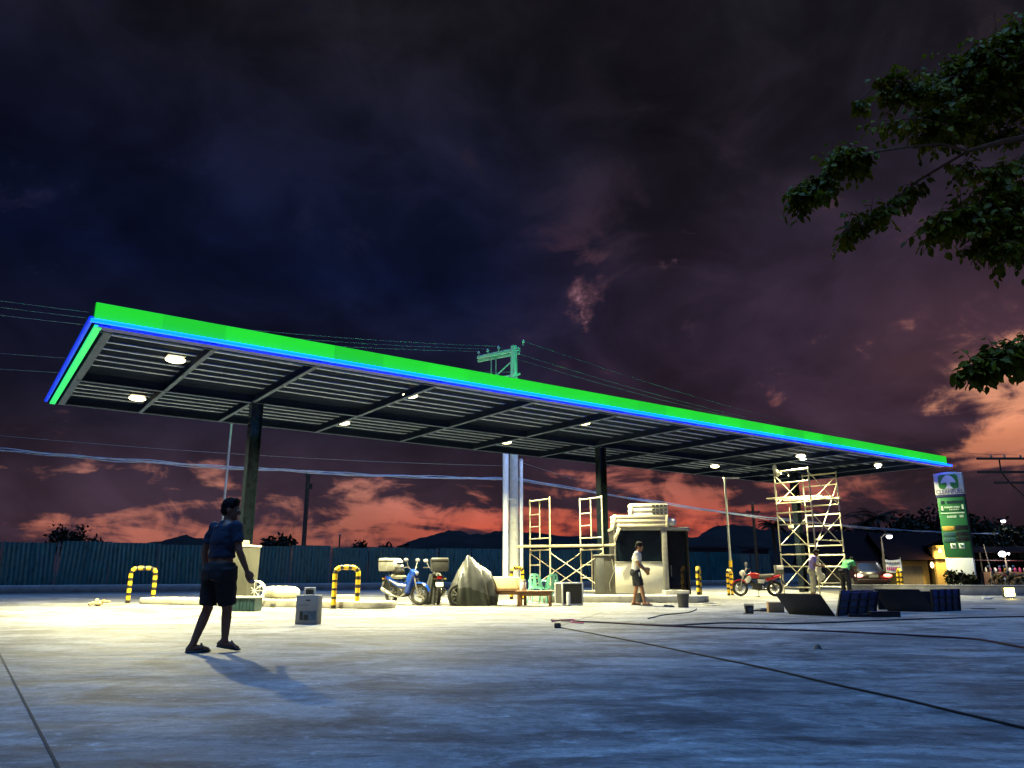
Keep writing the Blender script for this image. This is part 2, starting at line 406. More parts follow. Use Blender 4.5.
# ------------------------------------------------------------------ world, sun
def make_world():
    w = bpy.data.worlds.new('World'); scene.world = w; w.use_nodes = True
    nt = w.node_tree; nt.nodes.clear(); L = nt.links
    class X:
        def __init__(s, k): s.k = k
        def _b(s, o, op, rev=False):
            n = nt.nodes.new('ShaderNodeMath'); n.operation = op
            a, b = (o, s) if rev else (s, o)
            for i, q in enumerate((a, b)):
                if isinstance(q, X): L.new(q.k, n.inputs[i])
                else: n.inputs[i].default_value = q
            return X(n.outputs[0])
        def __add__(s, o): return s._b(o, 'ADD')
        def __radd__(s, o): return s._b(o, 'ADD', True)
        def __sub__(s, o): return s._b(o, 'SUBTRACT')
        def __rsub__(s, o): return s._b(o, 'SUBTRACT', True)
        def __mul__(s, o): return s._b(o, 'MULTIPLY')
        def __rmul__(s, o): return s._b(o, 'MULTIPLY', True)
        def __truediv__(s, o): return s._b(o, 'DIVIDE')
        def __rtruediv__(s, o): return s._b(o, 'DIVIDE', True)
        def max(s, o): return s._b(o, 'MAXIMUM')
        def min(s, o): return s._b(o, 'MINIMUM')
        def f(s, op):
            n = nt.nodes.new('ShaderNodeMath'); n.operation = op; L.new(s.k, n.inputs[0]); return X(n.outputs[0])
        def clamp(s): return s.max(0.0).min(1.0)
        def ss(s, a, b):
            n = nt.nodes.new('ShaderNodeMapRange'); n.interpolation_type = 'SMOOTHSTEP'
            L.new(s.k, n.inputs['Value']); n.inputs['From Min'].default_value = a; n.inputs['From Max'].default_value = b
            return X(n.outputs['Result'])
    tc = nt.nodes.new('ShaderNodeTexCoord'); nv = nt.nodes.new('ShaderNodeVectorMath'); nv.operation = 'NORMALIZE'; L.new(tc.outputs['Generated'], nv.inputs[0])
    sp = nt.nodes.new('ShaderNodeSeparateXYZ'); L.new(nv.outputs[0], sp.inputs[0])
    x, y, z = X(sp.outputs[0]), X(sp.outputs[1]), X(sp.outputs[2])
    az = x._b(y, 'ARCTAN2') * (180 / PI); el = z.f('ARCSINE') * (180 / PI)
    zz = z.max(0.0) + .10
    def vec(a, b, c):
        n = nt.nodes.new('ShaderNodeCombineXYZ')
        for i, q in enumerate((a, b, c)):
            if isinstance(q, X): L.new(q.k, n.inputs[i])
            else: n.inputs[i].default_value = q
        return n.outputs[0]
    def nz(v, scale, detail=8, rough=.6, dist=.0):
        n = nt.nodes.new('ShaderNodeTexNoise'); n.inputs['Scale'].default_value = scale; n.inputs['Detail'].default_value = detail
        n.inputs['Roughness'].default_value = rough; n.inputs['Distortion'].default_value = dist; L.new(v, n.inputs['Vector']); return X(n.outputs['Fac'])
    pl = vec(x / zz, y / zz, 3.7)
    an = vec(az * .085, el * .36, 1.3)           # banks seen edge-on near the horizon
    an2 = vec(az * .05, el * .075, 8.1)
    n1 = nz(pl, .9, 9, .58, .5)
    n2 = nz(an, 1.5, 10, .55, .5) * .62 + nz(vec(az * .03, el * .14, 5.2), 1.5, 8, .5, .3) * .38
    n3 = nz(an2, 2.0, 8, .55, .6)
    n4 = nz(an2, .9, 5, .5, .3)
    low = 1.0 - el.ss(7.0, 16.0)
    n = n2 * low + (n1 * .5 + n3 * .5) * (1.0 - low)
    n5 = nz(vec(az * .16, el * .22, 2.2), 1.6, 9, .6, .6)
    n = (n * .64 + n5 * .36 - .5) * 2.5 + .5
    def gs(ca, ce, sa, se):
        a = (az - ca) / sa; b = (el - ce) / se; return (0.0 - (a * a + b * b)).f('EXPONENT')
    def ramp(fac, stops):
        r = nt.nodes.new('ShaderNodeValToRGB'); cr = r.color_ramp
        while len(cr.elements) < len(stops): cr.elements.new(.5)
        for e_, (p, c) in zip(cr.elements, stops): e_.position = p; e_.color = (*c, 1)
        L.new(fac.k, r.inputs['Fac']); return r.outputs['Color']
    def mix(f, a, b, mode='MIX'):
        q = nt.nodes.new('ShaderNodeMix'); q.data_type = 'RGBA'; q.blend_type = mode
        if isinstance(f, X): L.new(f.k, q.inputs['Factor'])
        else: q.inputs['Factor'].default_value = f
        for k, c in ((6, a), (7, b)):
            if isinstance(c, tuple): q.inputs[k].default_value = (*c, 1)
            else: L.new(c, q.inputs[k])
        return q.outputs[2]
    e45 = (el / 45.0).clamp()
    # clear afterglow behind the clouds: dusty orange on the left, red in the middle, peach on the right
    gl = ramp(e45, [(0, (.26, .075, .062)), (.06, (.47, .145, .105)), (.13, (.52, .20, .15)), (.20, (.32, .13, .125)), (.36, (.03, .018, .045)), (.55, (.007, .009, .03)), (1, (.006, .006, .012))])
    gm = ramp(e45, [(0, (.45, .06, .035)), (.07, (.66, .105, .062)), (.13, (.52, .15, .11)), (.20, (.30, .09, .085)), (.36, (.06, .03, .05)), (.6, (.02, .014, .026)), (1, (.008, .007, .01))])
    gr = ramp(e45, [(0, (.10, .03, .045)), (.12, (.20, .06, .06)), (.19, (.80, .28, .15)), (.27, (.92, .40, .24)), (.37, (.60, .22, .17)), (.48, (.12, .05, .06)), (.7, (.02, .014, .02)), (1, (.008, .007, .01))])
    g = mix(az.ss(-16.0, 2.0), gl, gm); g = mix(az.ss(18.0, 29.0), g, gr)
    # cloud body
    cl = ramp(e45, [(0, (.050, .026, .042)), (.12, (.046, .027, .045)), (.20, (.023, .016, .030)), (.28, (.013, .013, .036)), (.47, (.0042, .0080, .038)), (.62, (.0055, .0072, .025)), (.85, (.0100, .0090, .0145)), (1, (.009, .008, .010))])
    cr_ = ramp(e45, [(0, (.050, .024, .038)), (.12, (.046, .025, .040)), (.25, (.035, .018, .036)), (.38, (.026, .0155, .033)), (.60, (.0155, .0115, .0205)), (.85, (.0100, .0088, .0130)), (1, (.009, .008, .011))])
    c = mix(az.ss(-6.0, 14.0), cl, cr_)
    tex = (.42 + 1.1 * n4.ss(.22, .80)) * (.50 + .85 * n3.ss(.22, .82))
    c = mix(1.0, c, vec(tex, tex, tex), 'MULTIPLY')
    # reddish light caught by the cloud bellies on the right
    belly = (gs(32.0, 13.0, 10.0, 6.5) * n4.ss(.42, .68)) * .45
    c = mix(belly.clamp(), c, (.115, .050, .060))
    belly2 = (gs(14.0, 25.0, 14.0, 9.0) * n3.ss(.48, .72)) * .40
    c = mix(belly2.clamp(), c, (.050, .028, .045))
    n6 = nz(vec(az * .3, el * .26, 7.7), 1.5, 9, .62, .25)
    th = .685 + .12 * gs(25.0, 14.0, 4.5, 4.0) - .40 * gs(-20.0, 2.4, 17.0, 1.7) - .17 * gs(-12.0, 5.2, 9.0, 2.2) - .12 * gs(-31.0, 8.2, 4.0, 1.6) - .27 * gs(11.0, 3.0, 11.0, 3.6) - .14 * gs(23.5, 5.5, 5.0, 3.0) - .36 * gs(36.0, 11.3, 7.5, 4.4) + .12 * gs(28.0, 9.0, 3.5, 2.5) - .10 * gs(36.0, 17.0, 6.0, 2.0) - (.30 * gs(5.5, 19.5, 1.15, 1.6) + .24 * gs(14.5, 23.2, 1.6, 1.2)) * n6.ss(.40, .62) + .06 * gs(26.0, 4.0, 7.0, 4.0)
    gap = (n - th).ss(-.07, .17)
    gv = .62 + .62 * n3.ss(.3, .75)
    g = mix(.75, g, mix(1.0, g, vec(gv, gv, gv), 'MULTIPLY'))
    hole = gs(5.6, 19.8, 2.4, 3.0) + gs(14.5, 23.2, 2.0, 1.6)
    g = mix(hole.ss(.1, .6), g, (.42, .21, .26))
    lining = (gs(5.6, 19.8, 3.4, 4.4) * .55 + gs(35.0, 12.0, 9.0, 6.5) * .5) * (n - th).ss(-.16, .02)
    c = mix(lining.clamp(), c, (.15, .062, .075))
    col = mix(gap, c, g)
    # dark tone below the horizon
    col = mix(el.ss(-1.0, .2), (.012, .012, .016), col)
    sky = nt.nodes.new('ShaderNodeTexSky'); sky.sky_type = 'NISHITA'; sky.sun_disc = False
    sky.sun_elevation = R(-3.0); sky.sun_rotation = R(28); sky.air_density = 1.4; sky.dust_density = 3.0
    b1 = nt.nodes.new('ShaderNodeBackground'); L.new(sky.outputs[0], b1.inputs[0]); b1.inputs[1].default_value = .012
    b2 = nt.nodes.new('ShaderNodeBackground'); L.new(col, b2.inputs[0]); b2.inputs[1].default_value = 1.0
    a = nt.nodes.new('ShaderNodeAddShader'); L.new(b1.outputs[0], a.inputs[0]); L.new(b2.outputs[0], a.inputs[1])
    o = nt.nodes.new('ShaderNodeOutputWorld'); L.new(a.outputs[0], o.inputs['Surface'])
    w.cycles.sampling_method = 'MANUAL'; w.cycles.sample_map_resolution = 512
make_world()
# added soft blue sun standing in for dusk light, from high behind the viewer
sun = lamp('dusk_fill_sun', 'SUN', (-20, -40, 60), 3.4, (.14, .39, .95), angle=R(44))
sun.rotation_euler = (R(9), 0, R(-18))

# ------------------------------------------------------------------ ground
gm_ = MB(); gm_.add([(-3000, -3000, -.03), (3000, -3000, -.03), (3000, 3000, -.03), (-3000, 3000, -.03)], [(0, 1, 2, 3)])
tag(gm_.build('ground', 'dark_ground', smooth=False), kind='structure')
pz = MB(); pz.add([(-34, -10, 0), (40, -10, 0), (40, 22, 0), (26.2, 29.2, 0), (13.5, 31.4, 0), (16, 52, 0), (-32, 25, 0)], [(0, 1, 2, 3, 4, 5, 6)])
tag(pz.build('plaza', 'plaza', smooth=False), kind='structure')
rd = MB(); rd.add([(8, 50, -.02), (30, 36, -.02), (90, 30, -.02), (90, 42, -.02), (45, 47, -.02), (20, 62, -.02)], [(0, 1, 2, 3, 4, 5)])
tag(rd.build('road', 'dark_ground', smooth=False), kind='structure')
def strip(a, b, w, z=.004):
    a, b = Vector(a), Vector(b); t = (b - a).normalized(); n_ = Vector((-t.y, t.x, 0)) * w / 2
    q = MB(); q.add([(p.x, p.y, z) for p in (a - n_, b - n_, b + n_, a + n_)], [(0, 1, 2, 3)]); return q
A = gnd(58, 768); Bq = gnd(0, 655); d_ = (A - Bq)
tag(strip(Bq - d_ * 1.5, A + d_ * 1.2, .015).build('expansion_joint', 'joint', smooth=False), kind='structure')
A = gnd(-300, 629.5); Bq = gnd(556, 627.5)
tag(strip(A, Bq, .028).build('expansion_joint', 'joint', smooth=False), kind='structure')
A = gnd(556, 627.5); Bq = gnd(604, 612)
tag(strip(A, Bq, .02).build('expansion_joint', 'joint', smooth=False), kind='structure')

# low kerb along the fence
F0, F1 = Vector((-27.0, 36.6, 0)), Vector((21.5, 64.3, 0)); FU = (F1 - F0).normalized(); FL = (F1 - F0).length
FANG = math.atan2(FU.y, FU.x)
kb = MB(); kb.box((FL / 2, 0, .13), (FL, .35, .34))
k_ = kb.build('kerb', 'kerb', bevel=.03); tag(k_, kind='structure'); k_.location = F0 + Vector((FU.y, -FU.x, 0)) * 3.2; k_.rotation_euler = (0, 0, FANG)

# ------------------------------------------------------------------ hills
def hill(name, pts, dist, depth):
    q = MB(); n = 0; rows = 7; vs = []; fs = []
    xs = []
    for i in range(len(pts) - 1):
        for k in range(8): 
            t = k / 8; xs.append((pts[i][0] * (1 - t) + pts[i + 1][0] * t, pts[i][1] * (1 - t) + pts[i + 1][1] * t))
    xs.append(pts[-1])
    for px, py in xs:
        p = at(px, py, dist); zt = p.z
        for r in range(rows):
            t = r / (rows - 1); h = math.sin(PI * t) ** .8
            jz = noise.noise(Vector((px * .09, r * 1.7, 2.0))) * zt * .05 + noise.noise(Vector((px * .4, r * 3.1, 5.0))) * zt * .025
            yy = dist + (t - .5) * depth
            vs.append((p.x * yy / dist, yy, max(-2, zt * h + jz * (h > .1)) if 0 < r < rows - 1 else -2))
    for i in range(len(xs) - 1):
        for r in range(rows - 1): fs.append((i * rows + r, (i + 1) * rows + r, (i + 1) * rows + r + 1, i * rows + r + 1))
    q.add(vs, fs); o = q.build(name, 'hill'); tag(o, kind='structure'); return o
hill('hills', [(370, 556), (395, 548), (412, 540), (432, 535), (448, 531), (460, 531), (470, 534), (490, 533), (505, 530), (530, 532), (560, 536), (600, 536), (640, 537), (672, 535), (690, 537), (698, 536), (712, 528), (728, 524), (742, 525), (760, 529), (785, 531), (820, 536), (860, 540), (920, 548)], 900, 300)
hill('hills', [(120, 546), (160, 541), (178, 537), (186, 534.5), (194, 537), (215, 542), (260, 546)], 2200, 500)

# ------------------------------------------------------------------ fence
fence = thing('fence', 'long blue corrugated sheet metal fence behind the fuel station', 'fence', F0, FANG)
random.seed(4)
np_ = 24; pw_ = FL / np_
for i in range(np_):
    lean = random.uniform(-.05, .05); hh = 2.40 + random.uniform(-.09, .06)
    x0, x1 = i * pw_ + .05, (i + 1) * pw_ - .05
    q = MB(); vs = []; N = 44; amp = .022; dy = random.uniform(-.04, .04)
    for k in range(N + 1):
        t = k / N; xx = x0 + (x1 - x0) * t
        ph = (t * 11) % 1.0; yy = amp * (1 if .25 < ph < .6 else -1 if ph > .75 or ph < .1 else 0)
        for zz in (.12, 1.25, hh):
            sx = lean * (zz - .12); yv = yy + dy * (zz / hh) + .02 * noise.noise(Vector((xx * .8, zz, i)))
            vs.append((xx + sx, yv, zz))
    fs = []
    for k in range(N):
        for r in range(2): a = k * 3 + r; fs.append((a, a + 3, a + 4, a + 1))
    q.add(vs, fs)
    # thickness
    o0 = len(q.v); q.v += [v + Vector((0, .006, 0)) for v in q.v[:o0]]; q.f += [tuple(reversed([i_ + o0 for i_ in f])) for f in q.f[:len(fs)]]
    q.build('panel', 'fence_blue', fence)
for i in range(np_ + 1):
    q = MB(); q.box((i * pw_, .06, 1.2), (.12, .06, 2.36)); q.build('post', 'fence_post', fence)
q = MB(); q.box((FL / 2, .1, 2.2), (FL, .04, .06)); q.box((FL / 2, .1, .5), (FL, .04, .06)); q.build('rail', 'fence_post', fence)

# ------------------------------------------------------------------ canopy
CX, CY = -8.05, 13.72; CA = R(35.9); S = .48
CLn, CW, ZB, ZT = 34.1, 8.64, 5.49, 5.945
can = thing('canopy', 'long flat fuel station canopy with glowing green fascia and blue edge light', 'canopy', (CX, CY, 0), CA)
def cw(a, b, z=0):
    return Vector((CX + a * math.cos(CA) - b * math.sin(CA), CY + a * math.sin(CA) + b * math.cos(CA), z))
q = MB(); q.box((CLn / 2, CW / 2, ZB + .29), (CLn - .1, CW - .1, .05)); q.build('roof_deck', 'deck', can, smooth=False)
q = MB(); q.box((CLn / 2, .0, (ZT + ZB + .10) / 2), (CLn, .08, ZT - ZB - .10)); q.build('front_fascia', 'fascia', can, smooth=False, bevel=.008)
q = MB(); q.box((CLn / 2, CW, (ZT + ZB + .04) / 2), (CLn, .06, ZT - ZB - .04)); q.build('rear_fascia', 'beam_shade', can, smooth=False)
q = MB(); q.box((CLn / 2, CW - .35, ZT + .0), (CLn - .4, .16, .03)); q.build('rear_light_strip', 'rear_green', can, smooth=False)
q = MB(); q.box((-.0, CW / 2, ZT - .13), (.04, CW - .09, .24)); q.build('end_fascia', 'end_dark', can, smooth=False, bevel=.006)
q = MB(); q.box((CLn + .0, CW / 2, ZT - .13), (.04, CW - .09, .24)); q.build('end_fascia', 'end_dark', can, smooth=False, bevel=.006)
q = MB(); q.box((.10, CW / 2, ZB + .02), (.13, CW - .2, .05)); q.build('end_light_strip', 'led_green', can, smooth=False)
q = MB(); q.tube([(-.06, -.075, ZB + .07), (CLn + .3, -.075, ZB + .07)], .042, 10); q.build('led_tube', 'led_tube', can)
q = MB(); q.tube([(-.05, -.06, ZB + .11), (-.05, CW + .05, ZB + .11)], .048, 12); q.build('led_tube', 'end_blue', can)
q = MB(); q.box((CLn / 2, .15, ZB + .015), (CLn - .2, .24, .03)); q.build('soffit_strip', 'soffit', can, smooth=False)
q = MB(); q.box((CLn / 2, .36, ZB - .005), (CLn - .3, .03, .02)); q.build('soffit_edge', 'beam', can, smooth=False)
beams_a = [.32, 2.35, 4.65, 7.85, 11.05, 14.2, 17.5, 20.6, 23.8, 26.95, 30.0, 32.1, 33.75]
for i, a in enumerate(beams_a):
    wd = .16 if i == 0 else .10
    q = MB(); q.box((a, CW / 2, ZB + .012), (wd, CW - .3, .02)); cb = q.build('cross_beam', 'beam', can, smooth=False)
    q = MB(); q.box((a, CW / 2, ZB + .125), (.02, CW - .3, .20)); q.build('web', 'beam_shade', cb, smooth=False)
b = CW / 2 + .75
q = MB(); q.box((CLn / 2, b, ZB - .002), (CLn - .6, .11, .02)); mg = q.build('main_girder', 'beam', can, smooth=False)
q = MB(); q.box((CLn / 2, b, ZB + .118), (CLn - .6, .03, .216)); q.build('web', 'beam_shade', mg, smooth=False)
q = MB(); q.box((CLn / 2, CW - .12, ZB + .02), (CLn - .5, .05, .03)); q.build('edge_girder', 'beam', can, smooth=False)
for b in [.75, 1.35, 1.95, 2.55, 3.15, 3.65, 4.2, 5.6, 6.1, 6.6, 7.1, 7.6, 8.1]:
    q = MB(); q.box((CLn / 2, b, ZB + .236), (CLn - .7, .075, .012)); q.box((CLn / 2, b, ZB + .252), (CLn - .7, .04, .02))
    q.build('purlin', 'purlin', can, smooth=False)
for a in (4.75, 17.75, 30.0):
    q = MB(); b = CW / 2 + .75; h = ZB + .0
    q.box((a, b, h / 2), (.30, .014, h - .02)); q.box((a - .15, b, h / 2), (.018, .28, h - .02)); q.box((a + .15, b, h / 2), (.018, .28, h - .02))
    q.box((a, b, .21), (.5, .48, .03))
    q.build('column', 'column', can, smooth=False, bevel=.004)
# the rear edge carries a blue strip too; it lights the posts and cables behind
q = MB(); q.tube([(.2, CW + .09, ZB + .26), (CLn - .2, CW + .09, ZB + .26)], .04, 8); q.build('led_tube', 'rear_blue', can)

# canopy lights
lamps_px = [((175, 363), 'front lamp nearest the left end of the canopy, beside the first cross beam', 1),
            ((137, 401), 'rear lamp nearest the left end of the canopy, left of the first column', 1),
            ((410, 398), 'front lamp between the left end and the utility pole top', 1),
            ((343, 425), 'rear lamp just right of the first column', 1),
            ((584, 425), 'front lamp just left of the middle column', 1),
            ((506, 444), 'rear lamp right above the white utility posts', 1),
            ((715, 468), 'rear lamp at the top of the slim white pole', 1),
            ((801, 458), 'front lamp above the tall scaffold tower', 1),
            ((879, 467), 'front lamp nearest the price sign', 1),
            ((792, 477), 'rear lamp inside the top of the tall scaffold tower', 1)]
proto = None
for i, ((px, py), lb, on) in enumerate(lamps_px):
    p = gnd(px, py, ZB + .06)
    if proto is None:
        t = proto = thing('canopy_lamp', '', 'lamp', (0, 0, 0), CA)
        q = MB(); q.box((0, 0, .175), (.40, .32, .07), top=.8); q.build('housing', 'lamp_house', t, bevel=.015)
        q = MB(); q.ellip((0, 0, .075), (.22, .18, .075), None, 22, 12); q.build('diffuser', 'lamp_diff', t)
        q = MB(); q.tube([(0, 0, .2), (0, 0, .30)], .015, 8); q.build('stem', 'lamp_house', t)
        la = lamp('lamp_light', 'AREA', (0, 0, -.004), 1500, (1.0, .91, .48), t, shape='DISK', size=.20, spread=R(145))
    else: t = copy_tree(proto)
    t.location = p; tag(t, 'glowing canopy light: ' + lb if len(lb.split()) < 13 else lb, 'lamp', 'lights under the canopy')

# ------------------------------------------------------------------ islands
def island(name, a, b, w, h, rec=0):
    a, b = Vector(a), Vector(b); L = (b - a).length; ang = math.atan2(b.y - a.y, b.x - a.x)
    q = MB(); poly = []
    r = w / 2
    for k in range(9): th = PI / 2 + PI * k / 8; poly.append((r * math.cos(th) * .7, r * math.sin(th)))
    for k in range(9): th = -PI / 2 + PI * k / 8; poly.append((L + r * math.cos(th) * .7, r * math.sin(th)))
    q.prism(poly, (0, 0, 0), (1, 0, 0), (0, 1, 0), (0, 0, h))
    o = q.build(name, 'concrete_island', bevel=.03); o.location = (a.x, a.y, 0); o.rotation_euler = (0, 0, ang); return o
h1, h2 = gnd(140, 603.5), gnd(345, 608)
i1 = island('pump_island', h1.lerp(h2, .055) + Vector((.1, .25, 0)), h1.lerp(h2, 1.13) + Vector((0, .35, 0)), 1.1, .17)
tag(i1, 'raised concrete pump island around the left canopy column', 'pump island', 'pump islands')
i2 = island('pump_island', Vector((1.2, 24.2, 0)), Vector((5.5, 24.0, 0)), 1.5, .2)
tag(i2, 'raised concrete pump island under the glass booth', 'pump island', 'pump islands')

# ------------------------------------------------------------------ guard hoops
def hoop(label, base, rz, w=.62, h=1.02):
    t = thing('guard_hoop', label, 'guard rail', base, rz, 'yellow and black guard hoops')
    path = [(-w / 2, 0, .0), (-w / 2, 0, h - .16)]
    for k in range(1, 8): th = PI - PI / 2 * k / 8; path.append((-w / 2 + .16 + .16 * math.cos(th), 0, h - .16 + .16 * math.sin(th)))
    path += [(-w / 2 + .16, 0, h), (w / 2 - .16, 0, h)]
    for k in range(1, 8): th = PI / 2 - PI / 2 * k / 8; path.append((w / 2 - .16 + .16 * math.cos(th), 0, h - .16 + .16 * math.sin(th)))
    path += [(w / 2, 0, h - .16), (w / 2, 0, 0)]
    # resample evenly so that each band is a band of the pipe
    P = [Vector(p) for p in path]; Ls = [0]
    for i in range(1, len(P)): Ls.append(Ls[-1] + (P[i] - P[i - 1]).length)
    tot = Ls[-1]; N = 84; pts = []
    for k in range(N + 1):
        s = tot * k / N; i = max(j for j in range(len(Ls)) if Ls[j] <= s + 1e-9); i = min(i, len(P) - 2)
        pts.append(P[i].lerp(P[i + 1], (s - Ls[i]) / (Ls[i + 1] - Ls[i])))
    q = MB(); n = 12; q.tube(pts, .060, n)
    o = q.build('pipe', ['yellow', 'black'], t)
    for i, pl in enumerate(o.data.polygons):
        if i < N * n:
            seg = (i // n) / N * tot; pl.material_index = 1 if (seg / .205) % 1.0 < .40 else 0
    q = MB(); q.lathe([(.09, 0), (.09, .012)], (-w / 2, 0, 0)); q.lathe([(.09, 0), (.09, .012)], (w / 2, 0, 0)); q.build('base_plate', 'dark_grey', t)
    return t
hoop('yellow and black guard hoop at the far left end of the left pump island', gnd(140, 603), R(28), .66, 1.0)
hoop('yellow and black guard hoop between the white carton and the blue motorcycle', gnd(345, 608.5), R(20), .58, 1.0)
hoop('yellow and black guard hoop behind the wooden table by the white posts', gnd(517, 599), R(62), .8, 1.02)
hoop('yellow and black guard hoop right of the glass booth', gnd(700, 601.5), R(72), .6, 1.02)
hoop('yellow and black guard hoop behind the red motorcycle front wheel', gnd(742, 596.5) + Vector((0, 1.5, 0)), R(60), .55, .95)
hoop('yellow and black guard hoop beside the maroon car tail lights', Vector((17.3, 34.6, 0)), R(80), .5, 1.0)

# ------------------------------------------------------------------ things on the left island
p = Vector((-7.22, 20.55, .17))
t = thing('fuel_cabinet', 'beige metal cabinet with a white sticker at the left canopy column', 'cabinet', p, R(-12))
q = MB(); q.box((0.05, 0, .68), (.66, .5, 1.36), top=1.05); q.build('cabinet_body', 'cream_metal', t, bevel=.015)
q = MB(); q.box((0.05, 0, 1.385), (.74, .58, .05)); q.build('cap', 'white_plastic', t, bevel=.012)
q = MB(); q.box((.16, -.1, 1.47), (.16, .14, .12)); q.build('top_block', 'foam', t, bevel=.03)
q = MB(); q.box((.17, -.268, 1.10), (.13, .008, .19)); s_ = q.build('sticker', 'white', t)
q = MB(); q.box((.17, -.274, 1.10), (.05, .004, .11)); q.build('print', 'ink', s_)
t = thing('sack_roll', 'pale woven sack roll lying on the left pump island', 'roll', gnd(287, 599, .17) + Vector((-.25, .25, 0)), R(-14))
q = MB(); pr = []
for k in range(15):
    u = k / 14; pr.append((.17 * (1 - abs(2 * u - 1) ** 6 * .45) + .012 * math.sin(k * 2.3), -.55 + 1.1 * u))
q.lathe(pr, (0, 0, .17), 'X', 20)
q.build('roll', 'sack', t, sub=1)
q = MB(); q.tube([(-.62, .17 * math.cos(a), .17 + .17 * math.sin(a)) for a in [k * PI / 8 for k in range(16)]], .018, 8, True); q.build('ring', 'white', t)
t = thing('pressure_gauge_reel', 'white hose reel with round spokes on the left pump island', 'hose reel', gnd(262, 600, .17) + Vector((-.18, -.05, 0)), R(6))
q = MB()
for yy in (-.12, .12): q.tube([(.24 * math.cos(a), yy, .24 + .24 * math.sin(a)) for a in [k * PI / 10 for k in range(20)]], .022, 8, True)
for k in range(4):
    a = k * PI / 4
    q.tube([(.23 * math.cos(a), -.12, .24 + .23 * math.sin(a)), (-.23 * math.cos(a), -.12, .24 - .23 * math.sin(a))], .011, 6)
q.build('rim', 'white', t)
q = MB(); q.lathe([(.12, -.11), (.12, .11)], (0, 0, .24), 'Y', 18); q.build('drum', 'cream_metal', t)
t = thing('plastic_crate', 'teal plastic crate with white rim in front of the left pump island', 'crate', gnd(243, 611.5) + Vector((0, .2, 0)), R(-8))
q = MB()
q.box((0, 0, .02), (.58, .38, .03)); 
for sx in (-1, 1): q.box((sx * .285, 0, .16), (.02, .38, .28)); q.box((0, sx * .185, .16), (.58, .02, .28))
for k in range(-3, 4): q.box((k * .085, -.2, .15), (.014, .012, .26))
q.build('crate_body', 'teal', t)
q = MB()
for sx in (-1, 1): q.box((sx * .30, 0, .315), (.05, .44, .035)); q.box((0, sx * .20, .315), (.56, .05, .035))
q.build('crate_rim', 'white_plastic', t, bevel=.008)
t = thing('socket_box', 'small grey socket box fixed to the left pump island side', 'socket', gnd(272, 609, .0) + Vector((0, .06, .03)), R(-20))
q = MB(); q.box((0, 0, .05), (.13, .05, .10)); q.build('box_body', 'frame_grey', t, bevel=.006)
q = MB(); q.box((0, -.027, .05), (.08, .008, .06)); q.build('socket_face', 'dark_grey', t, bevel=.004)
# white carton with a handle slot and a picture
t = thing('white_carton', 'white upright carton with a handle slot and printed picture', 'carton', gnd(306.5, 624.5) + Vector((0, .1, 0)), R(-6))
q = MB(); q.box((0, 0, .245), (.40, .22, .49)); q.build('carton_body', 'carton_white', t, bevel=.008)
q = MB(); q.box((.02, -.113, .405), (.08, .006, .022)); q.build('handle_slot', 'ink', t)
q = MB(); q.box((.03, -.1125, .15), (.30, .004, .16)); pc = q.build('printed_picture', 'print_blue', t)
q = MB(); q.box((-.09, -.1155, .145), (.06, .003, .14)); q.box((.0, -.1155, .12), (.08, .003, .09)); q.build('picture_detail', 'ink', pc)
q = MB()
for k in range(7): q.box((-.13 + k * .026, -.1125, .325), (.016, .003, .012))
q.build('printed_line', 'ink', t)
t = thing('white_bracket', 'small white framed box standing on the upright carton', 'box', gnd(306.5, 624.5) + Vector((-.0, .1, .492)), R(4))
q = MB(); q.tube([(-.085, -.04, 0), (-.085, -.04, .12), (.085, -.04, .12), (.085, -.04, 0)], .012, 6); q.tube([(-.085, .04, 0), (-.085, .04, .12), (.085, .04, .12), (.085, .04, 0)], .012, 6); q.build('box_frame', 'white', t)
q = MB(); q.box((0, 0, .055), (.14, .07, .09)); q.build('box_body', 'dark_grey', t, bevel=.006)
# offcuts
t = thing('rubble_heap', 'small heap of tan wood offcuts on the lit concrete at far left', 'offcuts', gnd(100, 606), 0)
random.seed(3)
for k in range(6):
    q = MB(); q.box((random.uniform(-.15, .15), random.uniform(-.08, .08), .05 + .035 * (k % 3)), (random.uniform(.16, .30), .09, .06), random.uniform(0, 3), random.uniform(-.5, .5))
    q.build('offcut', 'rubble', t, bevel=.01)
q = MB(); q.box((0, 0, .02), (.32, .10, .035), R(8)); q.box((.12, .1, .025), (.14, .06, .05), R(-20))
o = q.build('plaster_scrap', 'white', bevel=.006); o.location = gnd(174, 608.5); tag(o, 'small white scrap lying by the left pump island front', 'scrap')
q = MB(); q.box((0, 0, .14), (.62, .3, .28))
o = q.build('foam_block', 'foam', bevel=.015); o.location = gnd(331, 607) + Vector((.25, .75, 0)); o.rotation_euler = (0, 0, R(-10)); tag(o, 'yellowish block beside the guard hoop near the motorcycles', 'block')
# ------------------------------------------------------------------ motorcycles
def wheel(t, x, r, wt, steer=None, y=0):
    parts = []
    q = MB(); pth = [(x + (r - wt) * math.cos(a), y, r + (r - wt) * math.sin(a)) for a in [k * 2 * PI / 28 for k in range(28)]]
    q.tube(pth, wt, 10, True); w = q.build('wheel', 'tyre', t)
    q = MB(); ri = r - 2 * wt + .012
    q.tube([(x + ri * math.cos(a), y, r + ri * math.sin(a)) for a in [k * 2 * PI / 28 for k in range(28)]], .018, 6, True)
    for k in range(10):
        a = k * PI / 5; q.tube([(x + .03 * math.cos(a), y + .02 * (-1) ** k, r + .03 * math.sin(a)), (x + ri * math.cos(a), y, r + ri * math.sin(a))], .009, 5)
    q.lathe([(.045, -.05), (.05, 0), (.045, .05)], (x, y, r), 'Y', 12)
    q.lathe([(.11, .045), (.11, .05)], (x, y, r), 'Y', 18)
    q.build('rim', 'chrome', w); return w

